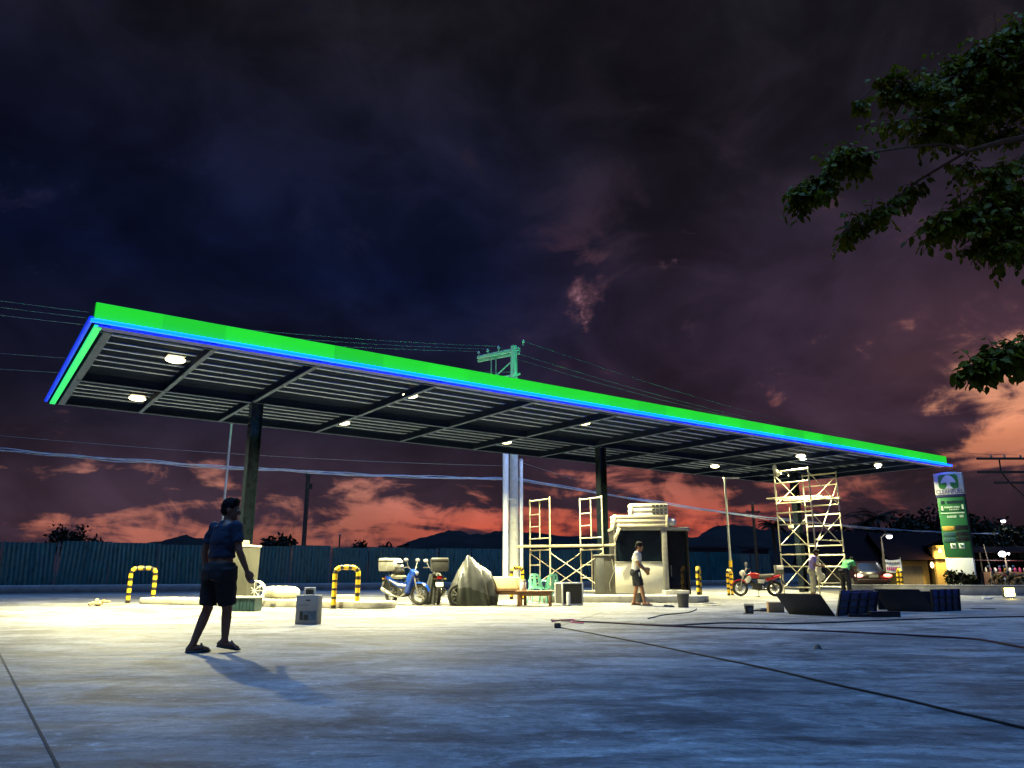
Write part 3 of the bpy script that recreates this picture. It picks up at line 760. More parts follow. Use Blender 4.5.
def motorcycle(label, loc, rz, style, paint, seat, box=None, steer=0.0):
    t = thing('motorcycle', label, 'motorcycle', loc, rz, 'motorcycles on the forecourt')
    wb = 1.26; r = .29; xf, xr = wb / 2, -wb / 2
    front = bpy.data.objects.new('front_fork', None)
    # rear half
    wheel(t, xr, r, .055)
    # steering group is built turned
    def st(p):
        px_ = xf - .20; dx, dy = p[0] - px_, p[1]
        return (px_ + dx * math.cos(steer) - dy * math.sin(steer), dx * math.sin(steer) + dy * math.cos(steer), p[2])
    q = MB(); fw = wheel(t, xf, r, .048)
    for o in [fw] + list(fw.children):
        for v in o.data.vertices: v.co = Vector(st(v.co))
    q = MB()
    for sy in (-1, 1): q.tube([st((xf, sy * .085, r)), st((xf - .10, sy * .085, .62)), st((xf - .17, sy * .08, .86))], [.026, .022, .02], 8)
    q.tube([st((xf - .13, -.09, .72)), st((xf - .13, .09, .72))], .02, 6)
    q.build('front_fork', 'chrome', t)
    q = MB(); pr = []
    for k in range(12):
        a = R(15) + R(135) * k / 11; pr.append(((r + .035) * math.cos(a), (r + .035) * math.sin(a)))
    vs = []; fs = []
    for k, (a, b) in enumerate(pr):
        for yy, dz in ((-.07, -.025), (-.04, .012), (.04, .012), (.07, -.025)): vs.append(st((xf + a, yy, r + b + dz)))
    for k in range(len(pr) - 1):
        for j in range(3): i = k * 4 + j; fs.append((i, i + 4, i + 5, i + 1))
    n0 = len(vs); vs += [(v[0], v[1], v[2] - .006) for v in vs]; fs += [tuple(reversed([i + n0 for i in f])) for f in fs]
    q.add(vs, fs); q.build('front_fender', paint, t)
    # frame
    q = MB()
    q.tube([(xf - .22, 0, .80), (.10, 0, .66), (-.20, 0, .50), (-.30, 0, .36)], .03, 8)
    q.tube([(xf - .24, 0, .76), (.22, 0, .40), (.05, 0, .26), (-.28, 0, .26)], .024, 8)
    for sy in (-1, 1):
        q.tube([(-.22, sy * .10, .34), (xr, sy * .10, r)], .022, 6)
        q.tube([(-.12, sy * .10, .58), (-.72, sy * .10, .70)], .016, 6)
        q.tube([(xr, sy * .125, r + .02), (xr + .14, sy * .115, .62)], [.02, .032], 8)
    q.build('frame', 'engine', t)
    q = MB(); q.box((.02, 0, .36), (.34, .22, .22)); q.cap((.10, 0, .40), (.22, 0, .50), .095, .085, 12); q.lathe([(.11, -.14), (.12, -.06), (.12, .06), (.11, .14)], (-.06, 0, .33), 'Y', 16)
    for k in range(5): q.box((.16 + k * .012, 0, .42 + k * .022), (.02, .22, .008), ry=-.6)
    q.build('engine', 'engine', t, bevel=.012)
    q = MB(); q.tube([(.18, -.11, .32), (.0, -.15, .22), (-.3, -.16, .24), (-.5, -.17, .31), (-.86, -.18, .42)], [.022, .024, .03, .055, .052], 12); q.build('exhaust', 'chrome', t)
    q = MB(); q.tube([(-.02, .14, .25), (.02, .30, .02)], .013, 6); q.box((.02, .305, .012), (.06, .05, .02)); q.build('side_stand', 'engine', t)
    q = MB(); q.tube([(.02, -.30, .27), (.02, .28, .27)], .014, 6); q.build('foot_peg', 'tyre', t)
    # body
    if style == 'step':
        q = MB(); q.prism([(.42, .86), (.50, .76), (.34, .38), (.22, .30), (.16, .36), (.26, .58), (.24, .72), (.32, .86)], (0, -.14, 0), (1, 0, 0), (0, 0, 1), (0, .28, 0)); q.build('leg_shield', paint, t, bevel=.03)
        q = MB(); q.prism([(.24, .66), (.05, .56), (-.16, .60), (-.44, .70), (-.80, .80), (-.84, .72), (-.50, .56), (-.16, .46), (.10, .44)], (0, -.115, 0), (1, 0, 0), (0, 0, 1), (0, .23, 0)); q.build('body_fairing', paint, t, bevel=.03)
        q = MB(); q.prism([(.20, .50), (-.16, .52), (-.60, .66), (-.62, .69), (-.16, .57), (.18, .56)], (0, -.122, 0), (1, 0, 0), (0, 0, 1), (0, .244, 0)); q.build('side_stripe', 'white_plastic', t, bevel=.006)
        q = MB(); q.prism([(.36, .98), (.52, .90), (.53, .80), (.44, .72), (.34, .80)], (0, -.13, 0), (1, 0, 0), (0, 0, 1), (0, .26, 0))
        for v in q.v: v[:] = Vector(st(v))
        q.build('headlight_cowl', paint, t, bevel=.03)
        hx, hz = .525, .85
    else:
        q = MB(); q.loft([((.08, 0, .66), .22, .10, 0), ((.09, 0, .74), .25, .13, 0), ((.10, 0, .82), .22, .12, 0), ((.12, 0, .865), .12, .07, 0)], 18); q.build('fuel_tank', paint, t)
        q = MB(); q.prism([(-.30, .64), (-.52, .70), (-.86, .80), (-.88, .74), (-.56, .58), (-.34, .54)], (0, -.115, 0), (1, 0, 0), (0, 0, 1), (0, .23, 0)); q.build('tail_fairing', paint, t, bevel=.025)
        q = MB(); q.prism([(-.02, .62), (-.28, .62), (-.24, .46), (-.06, .48)], (0, -.125, 0), (1, 0, 0), (0, 0, 1), (0, .25, 0)); q.build('side_panel', 'white_plastic' if paint == 'red_fairing' else 'seat_black', t, bevel=.02)
        q = MB(); q.prism([(.26, .78), (.44, .60), (.40, .46), (.28, .52), (.20, .66)], (0, -.15, 0), (1, 0, 0), (0, 0, 1), (0, .30, 0)); q.build('shroud', 'white_plastic' if paint == 'red_fairing' else paint, t, bevel=.03)
        q = MB(); q.ellip((.50, 0, .84), (.10, .115, .12))
        for v in q.v: v[:] = Vector(st(v))
        q.build('headlight_cowl', 'white_plastic' if paint == 'red_fairing' else paint, t)
        hx, hz = .59, .84
    q = MB(); q.ellip((hx, 0, hz), (.03, .075, .06))
    for v in q.v: v[:] = Vector(st(v))
    q.build('headlight', 'lens', t)
    q = MB(); q.loft([((-.30, 0, .68 if style != 'step' else .70), .33, .115, 0), ((-.30, 0, .76), .35, .13, 0), ((-.32, 0, .80), .30, .10, 0)], 18)
    for v in q.v: v.z += .10 * max(0, -v.x - .35)
    q.build('seat', seat, t)
    q = MB(); q.box((-.87, 0, .735), (.06, .14, .07)); q.build('tail_light', 'taillight', t, bevel=.015)
    q = MB(); q.prism([(-.80, .74), (-.86, .74), (-1.0, .46), (-.96, .45)], (0, -.07, 0), (1, 0, 0), (0, 0, 1), (0, .14, 0)); rf = q.build('rear_fender', 'seat_black', t, bevel=.008)
    q = MB(); q.box((-.955, 0, .56), (.012, .2, .13), ry=R(25)); q.build('number_plate', 'white_plastic', rf, bevel=.004)
    for sy in (-1, 1):
        q = MB(); q.ellip((-.84, sy * .16, .70), (.035, .04, .028)); q.tube([(-.84, sy * .05, .70), (-.84, sy * .15, .70)], .008, 5); q.build('turn_signal', 'sign_gold', t)
    q = MB(); q.tube([st((.30, -.36, 1.0)), st((.36, -.20, 1.02)), st((.42, -.06, .92)), st((.42, .06, .92)), st((.36, .20, 1.02)), st((.30, .36, 1.0))], .013, 8); hb = q.build('handlebar', 'chrome', t)
    for sy in (-1, 1):
        q = MB(); q.tube([st((.31, sy * .24, 1.01)), st((.29, sy * .37, 1.0))], .021, 8); q.build('grip', 'tyre', hb)
        q = MB(); q.tube([st((.36, sy * .2, 1.02)), st((.36, sy * .27, 1.17))], .008, 6); e0 = len(q.v); q.ellip(st((.35, sy * .30, 1.21)), (.02, .075, .05)); q.build('mirror', 'lens', t)
    if box:
        q = MB(); q.box((-.78, 0, .90), (.34, .22, .02)); q.tube([(-.62, -.1, .78), (-.66, -.1, .90)], .012, 6); q.tube([(-.62, .1, .78), (-.66, .1, .90)], .012, 6); q.build('luggage_rack', 'engine', t)
        q = MB(); q.box((-.80, 0, 1.05), (.42, .46, .28), top=1.06); tb = q.build('top_box', box, t, bevel=.03)
        q = MB(); q.box((-.80, 0, 1.235), (.46, .50, .08), top=.9); q.build('lid', box, tb, bevel=.03)
        q = MB(); q.box((-.80, 0, 1.19), (.455, .495, .02)); q.build('seam_band', 'tyre', tb)
    return t

random.seed(11)
m1 = motorcycle('blue and white motorcycle with grey top box facing the viewer', gnd(404, 605.0), R(-47), 'step', 'blue_fairing', 'seat', 'box_grey', R(22))
# helmet on the seat of the blue one
hx = m1.matrix_basis @ Vector((-.46, .0, .86)) if False else None
def on(root, p): 
    c, s = math.cos(root.rotation_euler.z), math.sin(root.rotation_euler.z)
    return Vector((root.location.x + c * p[0] - s * p[1], root.location.y + s * p[0] + c * p[1], root.location.z + p[2]))
t = thing('helmet', 'white motorcycle helmet with dark visor beside the grey top box', 'helmet', on(m1, (-.36, .0, 1.0)), R(-30))
q = MB(); q.ellip((0, 0, .12), (.155, .13, .145), nu=20, nv=14); q.cap((.06, 0, .03), (.14, 0, .05), .07, .05); sh = q.build('shell', 'white_plastic', t, remesh=.012, smooth_iter=3)
q = MB(); q.ellip((.035, 0, .125), (.135, .128, .062), nu=20, nv=10); q.build('visor', 'glass', t)
q = MB(); q.cap((.02, 0, -.13), (0, 0, .02), .10, .09); q.build('lining', 'seat_black', t)
t = thing('backpack', 'black bag under the white helmet on the blue motorcycle', 'bag', on(m1, (-.30, 0, .80)), R(-40))
q = MB(); q.loft([((0, 0, 0), .14, .13, 0), ((.01, 0, .10), .17, .15, .2), ((.02, 0, .2), .12, .12, .3)], 16); q.build('bag_body', 'shorts_black', t, sub=1)
q = MB(); q.tube([(-.1, -.12, .05), (-.05, -.17, .12), (.05, -.14, .19)], .016, 6); q.build('strap', 'seat_black', t)
m2 = motorcycle('black motorcycle seen from behind with a red tail light beside the covered one', gnd(436, 604.2) + Vector((0, .1, 0)), R(100), 'naked', 'seat_black', 'seat_black', 'box_dark', R(-8))
# grey rain cover thrown over the black motorcycle's front, on its left side
t = thing('rain_cover', 'grey plastic sheet hanging between the blue and black motorcycles', 'sheet', gnd(427, 606.0) + Vector((.02, .25, 0)), R(0))
q = MB(); vs = []; fs = []; NU, NV = 22, 20
for j in range(NV + 1):
    v = j / NV
    for i in range(NU + 1):
        u = i / NU; z = .82 * (1 - v) + .02
        w = .13 + .20 * v
        x = (u - .5) * 2 * w * .62 + .10 * (1 - v) - .04
        y = -.10 * math.cos((u - .5) * PI) - .10 * v + .03 * math.sin(u * 17 + v * 2) * (.3 + v) + .22
        vs.append((x, y, z))
for j in range(NV):
    for i in range(NU): a = j * (NU + 1) + i; fs.append((a, a + 1, a + NU + 2, a + NU + 1))
n0 = len(vs); vs += [(a, b + .012, c) for a, b, c in vs]; fs += [tuple(reversed([i + n0 for i in f])) for f in fs]
q.add(vs, fs); q.build('sheet', 'tarp', t, sharp=180)
# covered motorcycle
t = thing('covered_motorcycle', 'motorcycle hidden under a grey-green tarpaulin with a pointed top', 'motorcycle', gnd(474, 605.6) + Vector((0, .15, 0)), R(14))
q = MB(); vs = []; fs = []; NU, NV = 120, 44
def cover(u, v):
    a = u * 2 * PI; ca, sa = math.cos(a), math.sin(a)
    zmax_top = 1.42
    # footprint: superellipse; spine profile: peak near the left, falling right
    ex, ey = .67, .46
    x = ex * math.copysign(abs(ca) ** .8, ca); y = ey * math.copysign(abs(sa) ** .85, sa)
    return x, y
peak = Vector((-.20, 0))
for j in range(NV + 1):
    v = j / NV                      # 0 hem .. 1 ridge
    for i in range(NU):
        u = i / NU; x, y = cover(u, v)
        xr_ = max(-.30, min(.44, x * .72))          # ridge point under which this meridian ends
        zr = 1.36 - 1.0 * max(0, xr_ + .20) ** 1.0 * .74 - 2.0 * max(0, -.20 - xr_) * .9
        s = v ** .85
        # the cloth bulges over the handlebars and hangs straight lower down
        kx = x + (xr_ - x) * s ** 1.9; ky = y * (1 - s ** 2.2)
        z = zr * s ** (1.0 / 1.15)
        fold = (math.sin(u * 2 * PI * 8 + 1.1 * math.sin(v * 3)) * .042 + abs(math.sin(u * 2 * PI * 6.5 + 2.4 * v)) * .035 + math.sin(u * 2 * PI * 23 + 3 * v) * .008) * (1 - v) ** .55 * min(1, v * 8 + .5)
        n_ = noise.noise(Vector((kx * 2.6, ky * 2.6, z * 1.6))) * .045 * (1 - v * .4)
        cr = abs(noise.noise(Vector((kx * 3.4 + 3, ky * 3.4, z * 1.8)))) * .045 * (1 - v * .5)
        l = math.hypot(x, y) + 1e-6; d = fold + n_ - cr
        vs.append((kx + x / l * d, ky + y / l * d, max(.015, z + n_ * .3 + (.02 * math.sin(u * 40) if j == 0 else 0))))
for j in range(NV):
    for i in range(NU):
        i2 = (i + 1) % NU; fs.append((j * NU + i, j * NU + i2, (j + 1) * NU + i2, (j + 1) * NU + i))
q.add(vs, fs); tp = q.build('tarpaulin', ['tarp', 'tarp_dark'], t, sharp=180)
for k, pl in enumerate(tp.data.polygons):
    if k // NU < 9 + 2.5 * math.sin((k % NU) / NU * 2 * PI * 2): pl.material_index = 1
q = MB(); q.tube([(-.50 + .25 * math.cos(a), -.27, .29 + .25 * math.sin(a)) for a in [k * 2 * PI / 24 for k in range(24)]], .045, 10, True); w_ = q.build('wheel', 'tyre', t)
q = MB(); q.lathe([(.05, -.04), (.05, .04)], (-.50, -.27, .29), 'Y', 12)
for k in range(8): q.tube([(-.50, -.27, .29), (-.50 + .2 * math.cos(k * PI / 4), -.27, .29 + .2 * math.sin(k * PI / 4))], .012, 5)
q.build('rim', 'chrome', w_)
# red motorcycle near the tall tower
m4 = motorcycle('red and white motorcycle parked side on beside the tall scaffold tower', gnd(758, 596.3) + Vector((0, 0, 0)), R(172), 'naked', 'red_fairing', 'seat', None, R(-14))

# ------------------------------------------------------------------ table, bench, chairs, cabinet by the small scaffold
def table(label, loc, rz, L, W, H, name='wooden_table', cat='table'):
    t = thing(name, label, cat, loc, rz)
    q = MB(); n = 4
    for k in range(n): q.box((0, -W / 2 + W * (k + .5) / n, H - .02), (L, W / n - .006, .04))
    q.build('table_top', 'wood', t, bevel=.004)
    for sx in (-1, 1):
        for sy in (-1, 1): q = MB(); q.box((sx * (L / 2 - .08), sy * (W / 2 - .05), (H - .04) / 2), (.07, .07, H - .04)); q.build('leg', 'wood', t, bevel=.005)
    q = MB(); q.box((0, -W / 2 + .05, H - .09), (L - .23, .025, .09)); q.box((0, W / 2 - .05, H - .09), (L - .23, .025, .09)); q.build('apron', 'wood', t)
    return t
tb1 = table('long brown wooden bench table with a cream foam slab on it', gnd(502, 606.0) + Vector((.10, .55, 0)), R(-16), 1.15, .55, .42)
tb2 = table('brown wooden table in front of the mint plastic chairs', gnd(535, 606.5) + Vector((0, .3, 0)), R(-5), 1.0, .55, .40)
t = thing('foam_slab', 'thick cream foam slab lying on the wooden bench table', 'foam slab', on(tb1, (-.10, .03, .42)), R(-16))
q = MB(); q.box((0, 0, .17), (1.0, .5, .34), top=.9); q.build('slab', 'foam', t, bevel=.05)
t = thing('white_jar', 'white lidded jar standing behind the wooden tables', 'jar', on(tb2, (-.32, .1, .40)), 0)
q = MB(); q.lathe([(.075, 0), (.085, .02), (.085, .2), (.07, .23)], n=16); q.build('jar_body', 'white_plastic', t)
q = MB(); q.lathe([(.078, .23), (.078, .27), (.06, .28)], n=16); q.build('lid', 'plank', t)
def chair(label, loc, rz):
    t = thing('plastic_chair', label, 'chair', loc, rz, 'mint plastic chairs')
    q = MB(); q.box((0, 0, .42), (.44, .42, .03)); q.build('seat', 'mint', t, bevel=.014)
    q = MB(); vs = []; fs = []
    for j in range(7):
        for i in range(9):
            u = i / 8 - .5; v = j / 6
            vs.append((u * (.44 - .10 * v * v), .20 + .10 * v - .09 * (2 * u) ** 2, .43 + .42 * v * (1 - .25 * (2 * u) ** 4)))
    for j in range(6):
        for i in range(8):
            if 1 <= j <= 4 and i in (2, 5): continue
            a = j * 9 + i; fs.append((a, a + 1, a + 10, a + 9))
    n0 = len(vs); vs += [(a, b + .015, c) for a, b, c in vs]; fs += [tuple(reversed([k + n0 for k in f])) for f in fs]
    q.add(vs, fs); q.build('backrest', 'mint', t)
    for sx in (-1, 1):
        q = MB(); q.tube([(sx * .20, .20, .62), (sx * .25, .0, .64), (sx * .245, -.18, .62), (sx * .22, -.20, .44)], [.02, .026, .026, .02], 8); q.build('armrest', 'mint', t)
        for sy in (-1, 1): q = MB(); q.tube([(sx * .19, sy * .18, .42), (sx * .235, sy * .235, 0)], [.026, .02], 8); q.build('leg', 'mint', t)
    return t
chair('mint plastic armchair left of its twin behind the wooden table', gnd(540, 604) + Vector((-.05, .75, 0)), R(160))
chair('mint plastic armchair nearest the black cabinet with pale edges', gnd(550, 604) + Vector((.03, .85, 0)), R(205))
t = thing('speaker_cabinet', 'black mesh cabinet with pale metal edges standing before the small scaffold', 'cabinet', gnd(570, 605.3) + Vector((0, .32, 0)), R(18))
q = MB(); q.box((0, 0, .30), (.58, .52, .54)); q.build('cabinet_body', 'dark_grey', t)
q = MB()
for sx in (-1, 1):
    for sy in (-1, 1): q.box((sx * .30, sy * .27, .30), (.035, .035, .60))
    q.box((sx * .30, 0, .585), (.03, .52, .032)); q.box((sx * .30, 0, .02), (.03, .52, .032))
for sy in (-1, 1): q.box((0, sy * .27, .585), (.58, .03, .032)); q.box((0, sy * .27, .02), (.58, .03, .032))
q.build('edge_frame', 'white', t, bevel=.004)
q = MB()
for k in range(9): q.box((.0, -.262, .08 + k * .055), (.54, .006, .022))
q.build('grille', 'black', t)
t = thing('white_tube', 'short white tube standing against the black cabinet', 'tube', gnd(568.5, 606) + Vector((0, .0, 0)), 0)
q = MB(); q.lathe([(.05, 0), (.05, .34), (.042, .36)], n=14); q.build('tube_body', 'white', t)
q = MB(); q.lathe([(.054, 0), (.054, .02)], n=14); q.build('foot_ring', 'frame_grey', t)

# ------------------------------------------------------------------ scaffolds
def scaf_frame(q, o, ax, h, w, n=2, r=.024, mid=True):
    o = Vector(o); ax = Vector(ax)
    U = Vector((0, 0, 1))
    q.tube([o, o + U * h], r, 8); q.tube([o + ax * w, o + ax * w + U * h], r, 8)
    q.tube([o + U * (h - .06), o + ax * w + U * (h - .06)], r, 8)
    if mid: q.tube([o + ax * w * .5 + U * .25, o + ax * w * .5 + U * (h - .06)], r * .8, 8)
    for k in range(n): z = .28 + k * (h - .5) / max(1, n - 1) * .72; q.tube([o + U * z + ax * (0 if k == 0 or not mid else w * .5), o + U * z + ax * w], r * .8, 8)
t = thing('scaffold', 'small pale tube scaffold with a plank beside the middle column', 'scaffold')
nb = gnd(604.5, 601.0); t.location = nb
# local axes: width direction (to the left and away), bay direction (to the left)
wd = (at(582, 545, nb.y + .95) - at(604, 545, nb.y)); wd.z = 0; wd.normalize()
bay = (at(551, 545, nb.y + .55) - at(604, 545, nb.y)); bay.z = 0; BL = bay.length; bay.normalize()
WW = 1.15
for k, o in enumerate((Vector((0, 0, 0)), bay * BL)):
    q = MB(); scaf_frame(q, o, wd, 1.66, WW, 3); q.build('lower_frame', 'scaf', t)
    q = MB(); scaf_frame(q, o + Vector((0, 0, 1.70)), wd, 1.62, WW, 3); q.build('upper_frame', 'scaf', t)
for o in (Vector((0, 0, 0)), wd * WW):
    q = MB(); q.tube([o + Vector((0, 0, .35)), o + bay * BL + Vector((0, 0, 1.5))], .016, 6); q.tube([o + Vector((0, 0, 1.5)), o + bay * BL + Vector((0, 0, .35))], .016, 6); q.build('cross_brace', 'scaf', t)
q = MB(); q.tube([Vector((0, 0, .30)) - bay * .02, Vector((0, 0, .30)) + bay * (BL + .1)], .02, 6); q.build('ledger', 'scaf', t)
for k in range(2):
    o = wd * (WW * (.25 + .45 * k)); q = MB(); q.box((0, 0, 0), (BL + 1.3, .26, .07)); pb = q.build('plank', 'plank', t, bevel=.004)
    pb.location = o + bay * (BL / 2) + Vector((-.05, 0, 1.725 + .05 * 0)); pb.rotation_euler = (0, 0, math.atan2(bay.y, bay.x))

# tall tower round the right column
t = thing('scaffold', 'tall pale scaffold tower reaching the canopy around the right column', 'scaffold')
PN = gnd(822, 594.6); PN = at(820, 594, 31.2); PN.z = 0
PL = at(784, 590, 32.4); PL.z = 0; PR = at(848, 590, 32.6); PR.z = 0; PB = PL + PR - PN
PB.z = 0
t.location = PN
la_, lb_ = PL - PN, PR - PN
H = 5.25; r = .03
for k in range(3):
    z0 = k * 1.72; h = 1.66 if k < 2 else 1.70
    for o, ax in ((Vector(), la_), (lb_, la_)):
        q = MB(); W_ = ax.length; a_ = ax.normalized(); scaf_frame(q, o + Vector((0, 0, z0)), a_, h, W_, 2, .032, False); q.build('frame', 'scaf', t)
    for o in (Vector(), la_):
        q = MB(); q.tube([o + Vector((0, 0, z0 + .25)), o + lb_ + Vector((0, 0, z0 + 1.5))], .018, 6); q.tube([o + Vector((0, 0, z0 + 1.5)), o + lb_ + Vector((0, 0, z0 + .25))], .018, 6); q.build('cross_brace', 'scaf', t)
    q = MB(); q.tube([Vector((0, 0, z0 + .45)), lb_ + Vector((0, 0, z0 + .45))], .024, 6); q.build('ledger', 'scaf', t)
for k in range(3):
    q = MB(); q.box((0, 0, 0), (la_.length + 1.0, .24, .05)); pb = q.build('plank', 'plank', t, bevel=.004)
    pb.location = la_ * .62 + lb_ * (.2 + .3 * k) + Vector((0, 0, 3.98)); pb.rotation_euler = (0, R(-1.5), math.atan2(la_.y, la_.x))
q = MB(); q.tube([lb_ * 1.0 + Vector((0, 0, 4.6)), lb_ * .05 + la_ * .1 + Vector((0, 0, 1.6))], .022, 6); q.build('diagonal_tube', 'scaf', t)
q = MB()
random.seed(8)
for k in range(5): q.ellip(la_ + Vector((random.uniform(-.05, .2), -.08, 4.95 + random.uniform(0, .35))), (.09, .08, .13), Matrix.Rotation(random.uniform(0, 3), 3, 'X'), 10, 8)
o = q.build('cloth_bundle', 'sack', remesh=.025, smooth_iter=2); o.location = t.location; tag(o, 'pale cloth bundle tied to the top left of the tall scaffold tower', 'cloth')
q = MB()
for k in range(7): q.ellip(Vector((.0 + .06 * math.sin(k * 2), -.12, .62 + k * .13)), (.11 + .05 * math.sin(k), .09, .12), None, 10, 8)
q.ellip(Vector((.10, -.13, .72)), (.14, .08, .14), None, 10, 8); q.ellip(Vector((-.04, -.13, 1.4)), (.1, .08, .16), None, 10, 8)
o = q.build('white_sack', 'sack', remesh=.025, smooth_iter=2); o.location = t.location; tag(o, 'pale sack hanging on the tower leg between the two workers', 'sack')
o = MB(); o.lathe([(.02, .22), (.10, .2), (.11, .05), (.07, 0)], n=14)
o2 = o.build('hanging_pail', 'plank'); o2.location = PL + Vector((.45, -.2, 2.65)); tag(o2, 'small pail hanging under the plank of the tall scaffold tower', 'pail')
MBp = MB(); MBp.tube([(0, 0, .2), (0, 0, .9)], .008, 5); MBp.build('rope', 'plank', o2)
t = thing('wall_box', 'pale junction box fixed low on the left leg of the tall scaffold tower', 'box', PL + Vector((-.18, -.12, .78)), R(6))
q = MB(); q.box((0, 0, .2), (.34, .22, .38)); q.build('box_body', 'cream_metal', t, bevel=.012)
q = MB(); q.box((0, -.115, .29), (.30, .012, .17)); q.build('lid', 'white', t, bevel=.005)
q = MB(); q.tube([(.05, 0, .0), (.08, .02, -.76)], .015, 6); q.build('stand_pipe', 'scaf', t)

# ------------------------------------------------------------------ booth
BY = 24.6
def bx(px, y=BY): return at(px, 560, y).x
x0, x1, x2 = bx(615), bx(662.5), bx(690)
def hz(py, y=BY): return at(650, py, y).z
z0b = .2
t = thing('booth', 'small cashier booth with dark glass and pale lower panel on the island', 'booth', (x0, BY, 0), 0)
w1 = x1 - x0; w2 = x2 - x0; D = 1.25
zt_ = hz(530.5); zm = hz(563)
q = MB(); q.box((w1 / 2, .04, (z0b + zm) / 2 + .02), (w1, .08, zm - z0b - .04)); q.build('lower_panel', 'panel_white', t, bevel=.01)
q = MB(); q.box((w1 / 2, .06, (zm + zt_) / 2), (w1 - .06, .02, zt_ - zm)); q.build('front_glass', 'glass', t, smooth=False)
q = MB(); q.box((w1 + .09, .04, (z0b + zt_) / 2 + .05), (.17, .14, zt_ - z0b + .1)); q.box((.02, .05, (zm + zt_) / 2), (.05, .06, zt_ - zm)); q.box((w1 / 2, .03, zm + .02), (w1, .09, .04)); q.build('corner_post', 'trim_alu', t, bevel=.006)
q = MB(); q.box(((w1 + w2) / 2 + .1, .45, (z0b + zt_) / 2), (w2 - w1 - .22, .03, zt_ - z0b)); dr = q.build('glass_door', 'glass', t, smooth=False)
q = MB(); q.box(((w1 + w2) / 2 + .1, .41, z0b + .05), (w2 - w1 - .2, .03, .1)); q.tube([(w1 + .35, .40, .75), (w1 + .35, .40, 1.1)], .014, 6); q.build('door_frame', 'trim_alu', dr)
q = MB(); q.box((w2 / 2, .04 + D / 2, zt_ + .06), (w2 + .08, D + .1, .10)); q.build('roof', 'trim_alu', t, bevel=.01)
q = MB(); q.box((.01, D / 2 + .1, (z0b + zt_) / 2), (.03, D - .1, zt_ - z0b)); q.box((w2, D / 2 + .1, (z0b + zt_) / 2), (.03, D - .1, zt_ - z0b)); q.box((w2 / 2, D, (z0b + zt_) / 2), (w2, .03, zt_ - z0b)); q.build('side_wall', 'seat_black', t, smooth=False)
def crate(label, loc, rz, d, m='crate_wood', slats=True):
    t = thing('packing_crate', label, 'crate', loc, rz, 'pale packing crates on the booth roof')
    L, W, Hh = d
    q = MB(); q.box((0, 0, Hh / 2), (L - .03, W - .03, Hh - .02)); q.build('crate_body', m, t)
    q = MB()
    for z in (.04, Hh / 2, Hh - .04):
        q.box((0, -W / 2 + .012, z), (L, .014, .10)); q.box((0, W / 2 - .012, z), (L, .014, .10)); q.box((L / 2 - .012, 0, z), (.014, W - .04, .10)); q.box((-L / 2 + .012, 0, z), (.014, W - .04, .10))
    for sx in (-1, 1): q.box((sx * (L / 2 - .045), -W / 2 - .002, Hh / 2), (.07, .012, Hh))
    q.build('slat', m, t, bevel=.003)
    return t
zr = zt_ + .112
crate('large pale packing crate lying along the booth roof edge', (x0 + .86, BY + .28, zr), R(1), (1.78, .7, hz(516.5) - zr + .03))
c2 = crate('smaller slatted packing crate stacked on top on the booth roof', (x0 + 1.17, BY + .32, hz(515.8)), R(-2), (1.22, .6, hz(504) - hz(516)), 'panel_white')
q = MB()
for i in range(4):
    for j in range(3): q.box((.14 + i * .13, -.315, .08 + j * .12), (.09, .012, .07))
q.build('opening', 'dark_grey', c2)
q = MB(); q.box((0, 0, 0), (.10, .03, .42), ry=R(22)); o = q.build('board', 'crate_wood', bevel=.004); o.location = at(617, 534, BY - .12); tag(o, 'short pale board leaning from the large packing crate', 'board')
q = MB(); q.loft([((0, 0, 0), .14, .2, 0), ((0, 0, .15), .22, .26, .1), ((0, 0, .32), .15, .2, .3)], 16); o = q.build('paper_bag', 'panel_white', sub=1); o.location = (x0 + 1.86, BY + .2, zr); tag(o, 'crumpled pale bag at the right end of the packing crates', 'bag')
# dark pump cabinet left of the booth
t = thing('pump_cabinet', 'dark grey metal cabinet between the middle column and the booth', 'cabinet', (bx(604.5, 24.9), 24.9, .2), R(0))
ch = hz(556, 24.9) - .2
q = MB(); q.box((0, 0, ch / 2), (.68, .5, ch)); q.build('cabinet_body', 'dark_grey', t, bevel=.01)
q = MB(); q.box((0, 0, ch + .02), (.72, .54, .04)); q.build('cap', 'trim_alu', t, bevel=.006)
q = MB(); q.box((-.18, -.255, ch / 2), (.26, .012, ch - .1)); q.build('door', 'frame_grey', t, bevel=.006)
q = MB(); q.tube([(.2, -.27, ch - .1), (.26, -.29, ch * .6), (.1, -.29, .35), (.12, -.29, .1)], .012, 6); q.build('hose', 'trim_alu', t)
# post with a jacket
jp = gnd(690, 600.5) + Vector((0, 1.2, 0)); 
t = thing('vent_pipe', 'thin dark standing pipe right of the glass booth', 'pipe', jp, 0)
q = MB(); q.tube([(0, 0, 0), (0, 0, 1.75)], .022, 8); q.build('pipe', 'frame_grey', t)
q = MB(); q.tube([(-.02, 0, 1.5), (.14, -.02, 1.5)], .014, 6); q.build('hook', 'frame_grey', t)
q = MB(); q.loft([((-.08, -.07, .72), .10, .05, 0), ((-.09, -.07, .95), .13, .06, .2), ((-.08, -.07, 1.2), .15, .06, 0), ((-.08, -.06, 1.38), .08, .05, 0), ((-.06, -.05, 1.5), .03, .03, 0)], 14)
q.cap((.02, -.08, 1.26), (.08, -.09, .95), .05, .045)
o = q.build('jacket', 'cloth_grey', remesh=.02, smooth_iter=2); o.location = jp; tag(o, 'grey jacket hanging on the thin pipe by the booth door', 'jacket')
